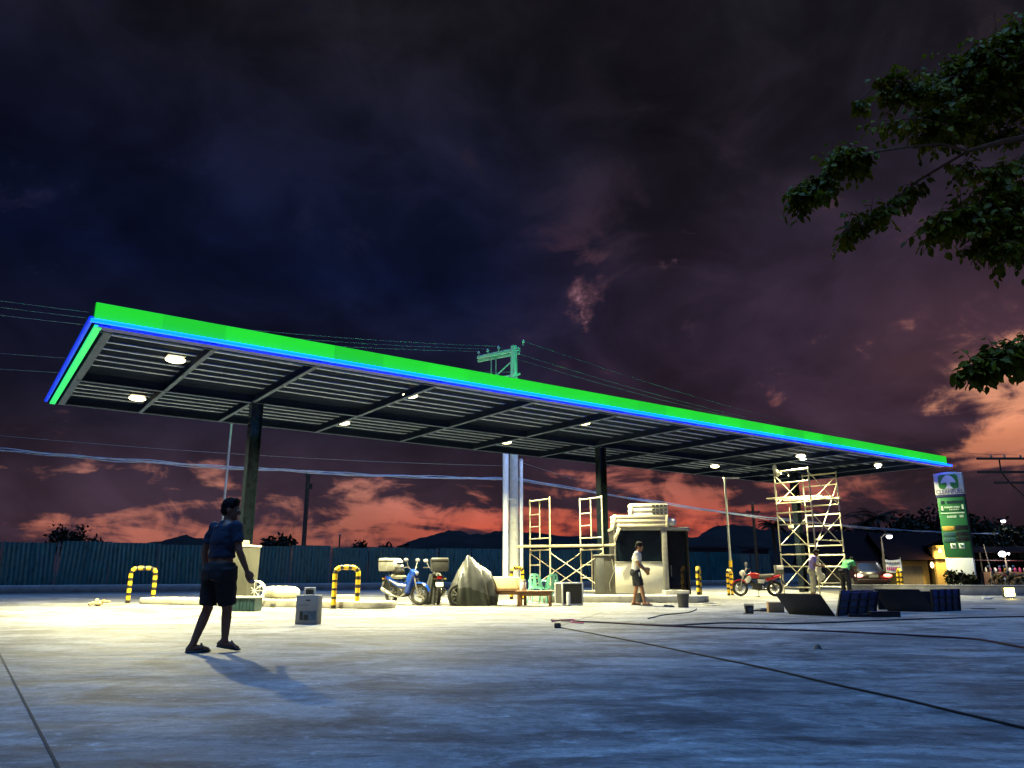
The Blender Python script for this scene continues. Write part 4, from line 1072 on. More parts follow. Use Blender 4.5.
# blocks and pails near the island end
q = MB(); q.box((0, 0, .17), (.75, .55, .34)); o = q.build('concrete_block', 'concrete_island', bevel=.02); o.location = gnd(678, 602.0) + Vector((.05, .5, 0)); tag(o, 'concrete block at the right end of the booth island', 'block')
def pail(label, loc, m, s=1.0):
    t = thing('paint_pail', label, 'pail', loc, 0, 'pails and cans on the forecourt')
    q = MB(); q.lathe([(.12 * s, 0), (.14 * s, .30 * s)], n=18); q.build('pail_body', m, t)
    q = MB(); q.lathe([(.147 * s, .29 * s), (.147 * s, .32 * s), (.13 * s, .325 * s)], n=18); q.build('rim', 'frame_grey', t)
    q = MB(); q.tube([(.14 * s * math.cos(a), .14 * s * math.sin(a) * .3 - .08, .27 * s - .10 * math.sin(a)) for a in [k * PI / 8 for k in range(9)]], .006, 5); q.build('handle', 'frame_grey', t)
pail('dark pail standing in front of the concrete block by the booth', gnd(683.5, 607.5), 'dark_grey', 1.1)
pail('small dark can behind the standing man in the white shirt', gnd(638.5, 603) + Vector((0, .1, 0)), 'dark_grey', .9)
for k, (px, py, m, lb) in enumerate([(671, 597.0, 'white', 'white scrap box on the booth island by the glass door'), (681, 597.0, 'frame_grey', 'grey scrap box on the booth island by the thin pipe')]):
    q = MB(); q.box((0, 0, .07), (.3, .2, .14), R(10 * k)); o = q.build('scrap_box', m, bevel=.02); o.location = (at(px, py, BY - .1).x, BY - .1 + .3 * k, .2); tag(o, lb, 'box')
for px, py, lb in [(671, 607.2, 'small dark clod on the concrete left of the dark pail'), (666.5, 606.8, 'tiny dark clod left of the other clod before the booth')]:
    q = MB(); q.ellip((0, 0, .025), (.08, .05, .03), None, 9, 6); q.ellip((.05, .02, .02), (.05, .04, .025), None, 8, 6); o = q.build('clod', 'ink'); o.location = gnd(px, py); tag(o, lb, 'debris')

# ------------------------------------------------------------------ cladding sections in the right foreground
def section(label, a, b, c, y_near, z_top, back, lean):
    # a: bottom-left px, b: fold bottom px, c: right bottom px -> smooth outer face a-b, ribbed inner face b-c
    A_, B_, C_ = gnd(*a), gnd(*b), gnd(*c)
    t = thing('cladding_section', label, 'cladding', A_, 0, 'black cladding sections')
    A0, B0, C0 = Vector(), B_ - A_, C_ - A_
    return t, A0, B0, C0
def slab(name, P0, P1, off, h, th, m, t, ribs=0):
    P0, P1, off = Vector(P0), Vector(P1), Vector(off); up = Vector((0, 0, h)) + off
    d = (P1 - P0).normalized(); n_ = d.cross(up).normalized() * th
    q = MB(); vs = [P0, P1, P1 + up, P0 + up]; vs = vs + [v + n_ for v in vs]
    q.add(vs, [(0, 1, 2, 3), (7, 6, 5, 4), (0, 4, 5, 1), (1, 5, 6, 2), (2, 6, 7, 3), (3, 7, 4, 0)])
    o = q.build(name, m, t, bevel=.006)
    if ribs:
        q = MB(); L = (P1 - P0).length
        for k in range(ribs + 1):
            b0 = P0 + d * (L * k / ribs); q.tube([b0 + n_ * 1.3, b0 + up + n_ * 1.3], .03, 6)
        for v in (.33, .66): q.tube([P0 + up * v + n_ * 1.2, P1 + up * v + n_ * 1.2], .018, 6)
        q.build('rib', 'clad', o)
    return o
t, A0, B0, C0 = section('left black cladding trough with a ribbed blue inside, on the concrete', (790, 614.0), (836, 616.2), (874, 612.5), 0, 0, 0, 0)
slab('smooth_face', A0, B0, (-.26, .05, 0), .44, .03, 'clad', t)
slab('ribbed_face', B0, C0, (.12, -.0, 0), .46, .02, 'clad_blue', t, 4)
slab('ribbed_face', B0 * .55 + C0 * .45 + Vector((-.1, .5, 0)), C0 + Vector((.1, .35, 0)), (.1, .1, 0), .48, .02, 'clad_blue', t, 3)
t, A0, B0, C0 = section('right black cladding trough with a ribbed blue inside, nearer the sign', (888, 611.0), (934, 612.0), (959, 610.5), 0, 0, 0, 0)
slab('smooth_face', A0, B0, (-.25, .05, 0), .50, .03, 'clad', t)
slab('ribbed_face', B0 + Vector((-.04, .02, 0)), C0, (.02, -.02, 0), .50, .02, 'clad_blue', t, 4)
slab('smooth_face', A0 + Vector((.1, .7, 0)), C0 + Vector((.0, .6, 0)), (.05, .1, 0), .42, .03, 'clad', t)
q = MB(); q.box((0, 0, .055), (.62, .16, .11), R(2)); q.box((-.5, .03, .03), (.4, .1, .05), R(-6)); o = q.build('dark_offcut', 'clad', bevel=.008); o.location = gnd(884, 617.0); tag(o, 'dark offcut bar lying in front of the two cladding troughs', 'offcut')
q = MB(); q.box((0, 0, .11), (.34, .25, .22), R(-8)); o = q.build('brown_carton', 'carton', bevel=.008); o.location = gnd(778, 612.5) + Vector((0, .15, 0)); tag(o, 'small brown carton against the left cladding trough', 'carton')
t = thing('work_lamp', 'small black work lamp with a pale front on the concrete', 'work lamp', gnd(749.5, 614.2), R(-10))
q = MB(); q.box((0, 0, .10), (.17, .12, .18)); q.build('lamp_body', 'black', t, bevel=.015)
q = MB(); q.box((.02, -.064, .09), (.09, .01, .09)); q.build('lens', 'frame_grey', t, bevel=.004)
q = MB(); q.tube([(-.085, 0, .1), (-.10, 0, .21), (.10, 0, .21), (.085, 0, .1)], .01, 6); q.build('handle', 'black', t)
t = thing('plug_box', 'small black plug box where the joint meets the cables', 'plug box', gnd(557.5, 628), R(5))
q = MB(); q.box((0, 0, .04), (.10, .09, .08)); q.build('box_body', 'black', t, bevel=.008)
q = MB(); q.box((0, -.046, .045), (.06, .006, .04)); q.build('socket_face', 'frame_grey', t)
q = MB(); q.ellip((0, 0, .03), (.13, .08, .05), None, 12, 8); q.cap((-.05, 0, .04), (-.25, .05, .02), .025, .015); o = q.build('grinder', 'black', remesh=.015); o.location = gnd(781, 612) + Vector((-.1, -.3, 0)); o.location = gnd(764, 611.5); tag(o, 'small dark power tool on the concrete left of the brown carton', 'tool')

def cable(name, label, pts, r, m, wob=.03, seed=0, cat='cable', z=None):
    P = [gnd(*p) for p in pts]; out = []
    random.seed(seed)
    for i in range(len(P) - 1):
        p0, p1, p2, p3 = P[max(0, i - 1)], P[i], P[i + 1], P[min(len(P) - 1, i + 2)]
        N = 14
        for k in range(N):
            s = k / N
            v = .5 * ((2 * p1) + (p2 - p0) * s + (2 * p0 - 5 * p1 + 4 * p2 - p3) * s * s + (3 * p1 - p0 - 3 * p2 + p3) * s ** 3)
            w = noise.noise(Vector((i * .9 + s * .9, seed, 0))) * wob; w2 = noise.noise(Vector((i * .9 + s * .9, seed, 9))) * wob * 2
            out.append((v.x + w, v.y + w2, r))
    q = MB(); q.tube(out, r, 6); o = q.build(name, m); return tag(o, label, cat)
cable('hose', 'dark red hose lying across the concrete to the right edge', [(551, 620.5), (566, 621.5), (610, 623.5), (655, 626), (700, 628), (760, 629.5), (840, 632.5), (920, 636.5), (975, 640), (1005, 645), (1040, 652)], .013, 'cable_red', .02, 1, 'hose')
cable('hose', 'second dark hose branching off toward the cladding troughs', [(640, 624.5), (672, 626), (700, 624.5), (735, 623.5), (800, 624), (880, 621), (960, 618.5), (1050, 616.5)], .012, 'cable_black', .02, 2, 'hose')
cable('hose', 'pale pink hose end coiled near the black plug box', [(552, 622.0), (561, 620.6), (575, 620.4), (571, 622.6), (584, 623.8)], .012, 'pink', .01, 3, 'hose')
cable('extension_cord', 'black cord running diagonally across the foreground concrete to the right', [(560, 628), (590, 633.5), (640, 643), (700, 655.5), (760, 668), (830, 684), (900, 700), (970, 716.5), (1060, 738)], .0085, 'cable_black', .018, 4, 'cord')
cable('extension_cord', 'thin dark cord curling on the lit concrete before the booth', [(648, 619), (660, 616), (672, 614.5), (690, 612.5), (697, 609)], .011, 'cable_black', .03, 5, 'cord')
cable('extension_cord', 'short cord beside the small power tool and carton', [(744, 614.0), (752, 611.5), (764, 611.0), (774, 611.4)], .012, 'cable_black', .03, 6, 'cord')
cable('extension_cord', 'thin cord lying right of the booth island end', [(700, 604.8), (712, 606), (722, 605.2), (715, 603.8), (703, 604.2)], .012, 'trim_alu', .02, 7, 'cord')
q = MB(); q.lathe([(.05, 0), (.02, .05)], n=8); o = q.build('pebble', 'ink'); o.location = gnd(818, 649); tag(o, 'tiny dark pebble alone on the right foreground concrete', 'pebble')
# ------------------------------------------------------------------ people
def V(*a): return Vector(a)
def sg_(s): return -1 if s == 'r' else 1
def person(label, loc, rz, J, mats, bulk=1.0, *, vox=.011, scale=1.0, head_yaw=0.0, head_pitch=0.0, sleeve=.62, short=.92, shirt_low=.02, fingers=True, cat='person', long_trousers=False, shoes=None):
    t = thing('person', label, cat, loc, rz); t.scale = (scale,) * 3
    sk, shm, lgm = mats
    q = MB()
    pel, chest, neck, head = J['pel'], J['chest'], J['neck'], J['head']
    tw = J.get('yaw', 0.0)
    def torso(q, g, lo=0.0, hi=1.0):
        secs = [(0.0, .095, .155), (.12, .10, .165), (.30, .095, .150), (.48, .098, .148), (.68, .112, .165), (.84, .108, .172), (.94, .085, .150), (1.0, .055, .075)]
        pts = []
        for s, hx, hy in secs:
            if s < lo - 1e-6 or s > hi + 1e-6: continue
            c = pel.lerp(chest, min(1, s / .84)) if s <= .84 else chest.lerp(neck, (s - .84) / .16)
            pts.append((c, hx * (1 + (bulk - 1) * .6) + g, hy * (1 + (bulk - 1) * (1 - s * .55)) + g, tw * s))
        q.loft(pts, 22, 2.3)
    torso(q, 0.0)
    q.ellip(pel + V(-.03, 0, -.02), (.115, .16, .11))
    q.cap(neck + V(0, 0, -.06), head + V(-.015, 0, -.05), .058, .053)
    Rh = Matrix.Rotation(head_yaw, 3, 'Z') @ Matrix.Rotation(head_pitch, 3, 'Y')
    hp = lambda x, y, z: head + Rh @ V(x, y, z)
    q.ellip(hp(-.005, 0, .035), (.098, .077, .105), Rh, 18, 14)
    q.ellip(hp(.028, 0, -.045), (.068, .058, .072), Rh, 16, 12)
    q.cap(hp(.088, 0, .015), hp(.112, 0, -.022), .011, .017)            # nose
    q.cap(hp(.085, -.02, -.066), hp(.085, .02, -.066), .012, .012)      # lips
    q.ellip(hp(.07, 0, -.10), (.028, .03, .022), Rh, 10, 8)             # chin
    q.cap(hp(.082, -.035, .032), hp(.082, .035, .032), .014, .014)      # brow
    for sy in (-1, 1): q.ellip(hp(-.01, sy * .08, -.005), (.024, .011, .034), Rh, 10, 8)
    for s in 'rl':
        sg = -1 if s == 'r' else 1
        sh, el, wr = J['sh_' + s], J['el_' + s], J['wr_' + s]
        q.cap(chest.lerp(neck, .35) + V(0, sg * .07, 0), sh, .062, .060)
        q.cap(sh, el, .052, .040); q.cap(el, el.lerp(wr, .35), .040, .041); q.cap(el.lerp(wr, .35), wr, .041, .027)
        d = J.get('hand_' + s, (wr - el)); d = d.normalized(); side = d.cross(V(1, 0, .15)).normalized() if abs(d.x) < .9 else d.cross(V(0, 0, 1)).normalized()
        nrm = side.cross(d).normalized()
        pal = wr + d * .075
        q.cap(wr, pal, .026, .030); q.cap(wr + d * .03 + nrm * .018, pal + nrm * .026, .019, .017); q.cap(wr + d * .03 - nrm * .018, pal - nrm * .026, .019, .017)
        for k, (ln) in enumerate((.068, .078, .072, .056)):
            b = pal + nrm * (.030 - .020 * k) + d * .01; cu = side * (sg * -.012)
            m_ = b + d * ln * .55 + cu * .8; e = m_ + d * ln * .45 + cu * 2.2
            q.cap(b, m_, .0105, .010); q.cap(m_, e, .010, .0085)
        tb = wr + d * .03 + nrm * .03; q.cap(tb, tb + d * .035 + nrm * .022, .014, .012); q.cap(tb + d * .035 + nrm * .022, tb + d * .068 + nrm * .024, .012, .010)
        hip, kn, an, toe = J['hip_' + s], J['kn_' + s], J['an_' + s], J['toe_' + s]
        q.cap(hip, kn, .088, .058); q.cap(kn, kn.lerp(an, .3), .055, .058); q.cap(kn.lerp(an, .3), an, .058, .037)
        he = J.get('heel_' + s, an + (an - toe).normalized() * .045 + V(0, 0, -.045))
        q.cap(an, he, .040, .034); q.cap(he, an.lerp(toe, .55) + V(0, 0, -.005), .036, .036); q.cap(an.lerp(toe, .5) + V(0, 0, -.012), toe, .036, .026)
    def settle(me):
        zmin = 0
        for v in me.vertices:
            if v.co.z < .004: v.co.z = .004
    body = q.build('body', sk, t, remesh=vox, smooth_iter=3, post=settle)
    # hair: a cap over the skull, open at the face
    q = MB(); q.ellip(hp(-.016, 0, .055), (.105, .088, .098), Rh, 20, 14); q.ellip(hp(-.045, 0, .0), (.075, .082, .075), Rh, 16, 12)
    q.cap(hp(.045, -.045, .115), hp(.045, .045, .115), .035, .035)
    def tuft(me):
        for v in me.vertices: v.co += (v.co - head).normalized() * noise.noise(v.co * 48) * .010
    q.build('hair', 'hair', t, remesh=.010, smooth_iter=1, post=tuft)
    for sy in (-1, 1): q = MB(); q.ellip(hp(.084, sy * .032, .008), (.012, .014, .009), Rh, 8, 6); q.build('eye', 'eye', t)
    def wrinkle(me):
        for v in me.vertices:
            n_ = noise.noise(V(v.co.x * 9, v.co.y * 9, v.co.z * 14)) + .5 * noise.noise(v.co * 31)
            v.co += v.normal * n_ * .011
    q = MB(); torso(q, .018, shirt_low, .94); 
    for s in 'rl':
        sg = -1 if s == 'r' else 1; sh, el = J['sh_' + s], J['el_' + s]
        q.cap(chest.lerp(neck, .35) + V(0, sg * .06, -.01), sh, .080, .076); q.cone(sh, sh.lerp(el, sleeve), .074, .070, 18)
    q.cone(neck + V(-.01, 0, -.07), neck + V(0, 0, -.005), .095, .070, 18)
    q.build('shirt', shm, t, remesh=.013, smooth_iter=2, post=wrinkle)
    q = MB(); q.loft([(pel + V(-.01, 0, -.10), .138 * bulk, .178 * bulk, 0), (pel + V(-.01, 0, .0), .140 * bulk, .182 * bulk, 0), (pel + V(0, 0, .09), .118 * bulk, .168 * bulk, 0)], 22, 2.3)
    for s in 'rl':
        hip, kn, an = J['hip_' + s], J['kn_' + s], J['an_' + s]
        if long_trousers:
            q.cap(hip, kn, .108, .082); q.cone(kn, kn.lerp(an, .93), .082, .068, 18)
        else: q.cone(hip + V(0, sg_(s) * .012, .06), hip.lerp(kn, short), .128 * (1 + (bulk - 1) * .5), .098, 20)
    q.build('trousers' if long_trousers else 'shorts', lgm, t, remesh=.012, smooth_iter=4, post=wrinkle)
    if shoes:
        for s in 'rl':
            an, toe = J['an_' + s], J['toe_' + s]; d = (toe - an); d.z = 0; d.normalize(); he = J.get('heel_' + s, an - d * .05 + V(0, 0, -.05))
            lo = min(he.z, toe.z)
            q = MB(); a_, b_ = he - d * .0 + V(0, 0, -.034), toe + d * .0 + V(0, 0, -.022)
            q.cap(a_ + V(0, 0, .008), b_ + V(0, 0, .008), .040, .042)
            for v in q.v: 
                mid = a_.z + (b_.z - a_.z) * max(0, min(1, (v - a_).dot(b_ - a_) / (b_ - a_).length_squared)); v.z = mid + (v.z - mid) * .42 + .004
            q.tube([toe.lerp(an, .35) + V(0, -.05, -.03), toe.lerp(an, .45) + V(0, 0, .035), toe.lerp(an, .35) + V(0, .05, -.03)], .012, 8)
            o = q.build('sandal', shoes, t)
    return t

# man walking in the foreground
J = dict(pel=V(0, 0, .90), chest=V(.035, 0, 1.30), neck=V(.04, 0, 1.47), head=V(.075, 0, 1.595),
         sh_r=V(.05, -.20, 1.395), el_r=V(.07, -.285, 1.12), wr_r=V(.19, -.275, .90), hand_r=V(.35, .0, -.75),
         sh_l=V(.0, .20, 1.395), el_l=V(-.06, .285, 1.115), wr_l=V(-.01, .285, .875), hand_l=V(.12, 0, -.9),
         hip_r=V(.01, -.095, .87), kn_r=V(.09, -.085, .475), an_r=V(.10, -.075, .13), toe_r=V(.245, -.105, .04), heel_r=V(.055, -.06, .095),
         hip_l=V(-.01, .095, .87), kn_l=V(-.05, .10, .47), an_l=V(-.17, .13, .09), toe_l=V(-.02, .075, .032), heel_l=V(-.205, .145, .04))
fp = gnd(212, 652.5)
man = person('man walking right in a blue shirt and black shorts, nearest the viewer', fp, R(48), J, ('skin', 'shirt_blue', 'shorts_black'), 1.2, vox=.0085, scale=1.0, head_yaw=R(-42), head_pitch=R(6), sleeve=.66, short=.90, shirt_low=.27, shoes='sandal')
t = thing('phone', 'black phone held low in the walking man\'s left hand', 'phone', on(man, (J['wr_l'] + V(.035, .02, -.085)) * 1.0), R(48))
q = MB(); q.box((0, 0, 0), (.014, .075, .15), ry=R(-10)); q.build('case', 'phone', t, bevel=.006)
q = MB(); q.box((-.0085, 0, 0.0), (.003, .066, .135), ry=R(-10)); q.build('screen', 'glass', t)
q = MB(); wr = J['wr_l'] + (J['el_l'] - J['wr_l']) * .07; dw = (J['wr_l'] - J['el_l']).normalized()
q.tube([wr - dw * .012, wr + dw * .012], .033, 14); q.build('wrist_band', 'white_plastic', man)

# man in a white tee before the booth
J = dict(pel=V(0, 0, .89), chest=V(.05, 0, 1.28), neck=V(.075, 0, 1.45), head=V(.125, 0, 1.565),
         sh_r=V(.06, -.18, 1.375), el_r=V(.10, -.215, 1.09), wr_r=V(.25, -.05, .93), hand_r=V(.5, .5, -.55),
         sh_l=V(.06, .18, 1.375), el_l=V(.12, .215, 1.09), wr_l=V(.27, .05, .94), hand_l=V(.5, -.5, -.5),
         hip_r=V(0, -.09, .86), kn_r=V(.15, -.10, .47), an_r=V(.22, -.10, .085), toe_r=V(.40, -.13, .03),
         hip_l=V(0, .09, .86), kn_l=V(-.01, .09, .46), an_l=V(-.09, .10, .085), toe_l=V(.08, .14, .03))
J2 = J
p2 = person('man in a white tee and dark shorts standing before the booth', gnd(637, 605.3), R(-14), J2, ('skin2', 'shirt_white', 'shorts_navy'), 1.05, vox=.012, scale=1.0, head_yaw=R(-8), head_pitch=R(14), sleeve=.7, short=.86, shirt_low=.0, shoes='sandal')
t = thing('brown_bundle', 'brown bundle held at the waist by the man in the white tee', 'bundle', on(p2, (.31, 0, .93)), R(-14))
q = MB(); q.loft([((0, 0, -.07), .07, .10, 0), ((.01, 0, .02), .09, .13, .1), ((0, 0, .11), .06, .10, .2)], 16); q.build('bundle_body', 'carton', t, sub=1)
q = MB(); q.tube([(.0, -.12, .03), (.095, 0, .04), (.0, .12, .03)], .01, 6); q.build('string', 'wood', t)
t = thing('towel', 'white cloth tucked at the waist of the man in the white tee', 'cloth', on(p2, (.09, -.19, .86)), R(-14))
q = MB(); q.loft([((0, 0, -.12), .03, .015, 0), ((.0, 0, -.03), .05, .02, 0), ((0, .01, .04), .04, .02, 0)], 12); q.build('towel_cloth', 'shirt_white', t, sub=1)

# worker in lilac, head bent over the hands
J = dict(pel=V(0, 0, .92), chest=V(.07, 0, 1.30), neck=V(.13, 0, 1.46), head=V(.21, 0, 1.55),
         sh_r=V(.08, -.18, 1.38), el_r=V(.09, -.22, 1.10), wr_r=V(.31, -.12, 1.06), hand_r=V(.7, .3, .0),
         sh_l=V(.08, .18, 1.38), el_l=V(.12, .22, 1.10), wr_l=V(.34, .10, 1.08), hand_l=V(.7, -.3, .0),
         hip_r=V(0, -.09, .88), kn_r=V(.03, -.10, .48), an_r=V(.0, -.11, .085), toe_r=V(.18, -.13, .03),
         hip_l=V(0, .09, .88), kn_l=V(.02, .10, .48), an_l=V(-.04, .11, .085), toe_l=V(.14, .14, .03))
pp = at(813.5, 590, 30.2); pp.z = 0
p3 = person('worker in a lilac shirt and grey trousers looking down by the tall tower', pp, R(-12), J, ('skin', 'shirt_lilac', 'trousers_grey'), 1.05, vox=.014, scale=1.04, head_pitch=R(28), sleeve=.7, short=1, shirt_low=.0, long_trousers=True, shoes='sandal')
# worker in green, bent forward
J = dict(pel=V(0, 0, .90), chest=V(.24, 0, 1.20), neck=V(.38, 0, 1.27), head=V(.47, 0, 1.24),
         sh_r=V(.30, -.18, 1.20), el_r=V(.34, -.22, .92), wr_r=V(.42, -.18, .68), hand_r=V(.2, .0, -.9),
         sh_l=V(.30, .18, 1.20), el_l=V(.36, .22, .92), wr_l=V(.46, .18, .70), hand_l=V(.2, .0, -.9),
         hip_r=V(0, -.09, .87), kn_r=V(.06, -.11, .47), an_r=V(.03, -.12, .085), toe_r=V(.20, -.14, .03),
         hip_l=V(0, .09, .87), kn_l=V(.04, .11, .47), an_l=V(-.02, .12, .085), toe_l=V(.15, .14, .03))
pp = at(846, 590, 29.6); pp.z = 0
p4 = person('worker in a green top and black trousers bending forward beside the tower', pp, R(28), J, ('skin', 'vest_green', 'trousers_black'), 1.05, vox=.014, scale=1.05, head_pitch=R(45), sleeve=.5, short=1, shirt_low=.0, long_trousers=True, shoes='sandal')
# ------------------------------------------------------------------ boundary wall and price sign
WA, WB_ = Vector((13.6, 31.6, 0)), Vector((27.5, 28.6, 0)); wl = (WB_ - WA).length
q = MB(); q.box((wl / 2, 0, .17), (wl, .22, .36)); q.box((wl / 2, 0, .37), (wl, .28, .05))
o = q.build('low_wall', 'kerb', bevel=.015); o.location = WA; o.rotation_euler = (0, 0, math.atan2(WB_.y - WA.y, WB_.x - WA.x)); tag(o, 'low grey concrete boundary wall in front of the price sign', 'wall')

SY = 33.5
sl, sr = at(949, 584, SY), at(974, 584, SY)
zt = at(948, 471, SY).z; sz0 = at(960, 587, SY).z
t = thing('price_sign', 'tall green and white price totem with tree emblem right of the canopy', 'sign', ((sl.x + sr.x) / 2 + .05, SY, 0), R(-37))
SW = (sr.x - sl.x) * .98
zz = lambda py: at(960, py, SY).z
q = MB(); q.box((0, .2, (zz(558) + 0) / 2), (SW, .40, zz(558) - .0)); q.build('base', 'sign_white', t, bevel=.02)
q = MB(); q.box((0, .2, (zz(497) + zz(557.6)) / 2), (SW, .40, zz(497) - zz(557.6))); q.build('body', 'sign_green', t, bevel=.02)
q = MB(); q.box((SW / 2 + .015, .22, (zz(499) + zz(557)) / 2), (.02, .34, zz(499) - zz(557))); q.build('side_panel', 'sign_dark', t)
q = MB(); q.box((0, .2, (zz(494.5) + zz(497)) / 2), (SW + .06, .44, zz(494.5) - zz(497) - .01)); q.build('band', 'sign_navy', t, bevel=.01)
hw = SW * .53; zb_, ztp = zz(494.3), zt
q = MB(); pl_ = [(-hw, zb_), (hw, zb_), (hw, ztp - .12)]
for k in range(9): a = k / 8; pl_.append((hw - 2 * hw * a, ztp - .12 + .07 * math.sin(PI * a) ** .7 if 0 < a < 1 else ztp - .1))
q.prism(pl_, (0, -.03, 0), (1, 0, 0), (0, 0, 1), (0, .46, 0)); hd = q.build('head_panel', 'sign_white', t, bevel=.015)
ez0, ez1 = zz(489), zz(474.5); ec = (ez0 + ez1) / 2; eh = (ez1 - ez0) / 2; ew = hw * .70
q = MB(); pl_ = []
for k in range(32):
    a = 2 * PI * k / 32; ca, sa = math.cos(a), math.sin(a); pl_.append((ew * math.copysign(abs(ca) ** .35, ca), eh * math.copysign(abs(sa) ** .35, sa)))
q.prism(pl_, (0, -.045, ec), (1, 0, 0), (0, 0, 1), (0, .012, 0)); em = q.build('emblem', 'sign_logo', hd)
q = MB(); tr_ = []
for k in range(13): a = PI * k / 12; tr_.append((ew * .72 * math.cos(a) * (1 - .25 * math.sin(a)), eh * (-.02 + .92 * math.sin(a))))
tr_ += [(-ew * .74, -eh * .18), (-ew * .20, -eh * .10), (-ew * .16, -eh * .55), (-ew * .42, -eh * .98), (ew * .42, -eh * .98), (ew * .16, -eh * .55), (ew * .20, -eh * .10), (ew * .74, -eh * .18)]
q.prism(tr_, (0, -.054, ec), (1, 0, 0), (0, 0, 1), (0, .008, 0)); q.build('emblem_tree', 'sign_white', em)
text_mesh('lettering', 'CLEANFUEL', .26, 'sign_navy', hd, (0, -.036, zz(491.8)), (R(90), 0, 0), .004, sx=.78)
def plate(name, px0, px1, py0, py1, m, par, d=.0):
    u0, u1 = px0 * SW - SW / 2, px1 * SW - SW / 2
    q = MB(); q.box(((u0 + u1) / 2, -.004 - d, (zz(py0) + zz(py1)) / 2), (u1 - u0, .014, zz(py0) - zz(py1))); return q.build(name, m, par, bevel=.004)
pp_ = plate('top_print', .05, .93, 499.5, 511, 'sign_green', t)
q = MB()
for (a, b, c, d) in [(.12, .26, 500.5, 504), (.34, .92, 500.8, 503.6)]:
    q.box(((a + b) / 2 * SW - SW / 2, -.014, (zz(c) + zz(d)) / 2), ((b - a) * SW, .006, zz(c) - zz(d)))
q.build('print_block', 'sign_dark', pp_)
q = MB(); random.seed(5)
for (a, b, c, d) in [(.10, .18, 505.8, 510.2), (.86, .93, 505, 509.5)]:
    q.box(((a + b) / 2 * SW - SW / 2, -.014, (zz(c) + zz(d)) / 2), ((b - a) * SW, .006, zz(c) - zz(d)))
for k in range(11): u = .24 + k * .052; hh = random.uniform(.6, 1.0); q.box(((u) * SW - SW / 2, -.014, zz(507.2)), (.035 * SW, .006, .085 * hh))
for k in range(6): u = .42 + k * .06; q.box(((u) * SW - SW / 2, -.014, zz(509.6)), (.035 * SW, .006, .05))
q.box((0, -.010, zz(513)), (SW * .86, .008, .045))
for k in range(7): u = .30 + k * .05; q.box(((u) * SW - SW / 2, -.010, zz(516.6)), (.032 * SW, .006, .10))
for k in range(3): u = .76 + k * .05; q.box(((u) * SW - SW / 2, -.010, zz(516.4)), (.034 * SW, .006, .10))
q.build('print_strokes', 'sign_pale', t)
plate('price_panel', .05, .49, 526, 530.5, 'sign_gold', t); plate('price_panel', .52, .98, 525.3, 530.2, 'price_black', t)
for k in range(2):
    plate('price_panel', .05, .49, 532 + k * 5.4, 536.6 + k * 5.4, 'price_teal', t); plate('price_panel', .52, .98, 531.4 + k * 5.4, 536 + k * 5.4, 'price_black', t)
for u in (.36, .66):
    ic = plate('service_icon', u - .10, u + .10, 543.3, 548.6, 'sign_white', t)
    q = MB(); q.box((u * SW - SW / 2 + .02, -.014, zz(546.2)), (.10 * SW, .006, .10)); q.box((u * SW - SW / 2 - .03, -.014, zz(545)), (.05 * SW, .006, .06)); q.build('pictogram', 'sign_green', ic)

# ------------------------------------------------------------------ foliage helpers
def leaf_mesh(mb, c, d, n_, L, W):
    d = d.normalized(); s = d.cross(n_); s = s.normalized() if s.length > 1e-4 else d.orthogonal().normalized(); u = s.cross(d).normalized()
    p = [c, c + d * L * .3 + s * W * .5 + u * W * .14, c + d * L * .65 + s * W * .42 + u * W * .10, c + d * L - u * W * .12, c + d * L * .65 - s * W * .42 + u * W * .10, c + d * L * .3 - s * W * .5 + u * W * .14, c + d * L * .5 - u * .02 * L]
    mb.add(p, [(0, 1, 2, 6), (2, 3, 6), (6, 3, 4), (0, 6, 4, 5)])
def rv(): return Vector((random.gauss(0, 1), random.gauss(0, 1), random.gauss(0, 1))).normalized()
def bush_tree(label, x, y, h, r, seed, cat='tree', group='distant trees behind the station', name='tree', nl=900, ls=.5, flat=.75):
    random.seed(seed); t = thing(name, label, cat, (x, y, 0), random.uniform(0, 6), group)
    q = MB(); hc = h - r * flat
    q.tube([(0, 0, -.1), (.1, .05, hc * .5), (.0, .1, hc)], [.16 * h / 5, .11 * h / 5, .06 * h / 5], 8)
    for k in range(5): a = k * 1.3; q.tube([(0, .05, hc * .55), (math.cos(a) * r * .4, math.sin(a) * r * .4, hc * .9), (math.cos(a) * r * .7, math.sin(a) * r * .7, hc + r * .2)], [.07 * h / 5, .05 * h / 5, .02], 6)
    q.build('trunk', 'bark', t)
    q = MB(); cl = []
    for k in range(13): v = rv() * r * random.uniform(.35, .8); v.z *= flat; cl.append((Vector((0, 0, hc)) + v, r * random.uniform(.26, .45)))
    for k in range(nl):
        c, rr = random.choice(cl); v = rv(); p = c + v * rr * random.random() ** .4; leaf_mesh(q, p, rv() + Vector((0, 0, -.2)), rv(), ls * random.uniform(.6, 1.2), ls * .5)
    q.build('crown', 'leaf_far', t, smooth=False); return t
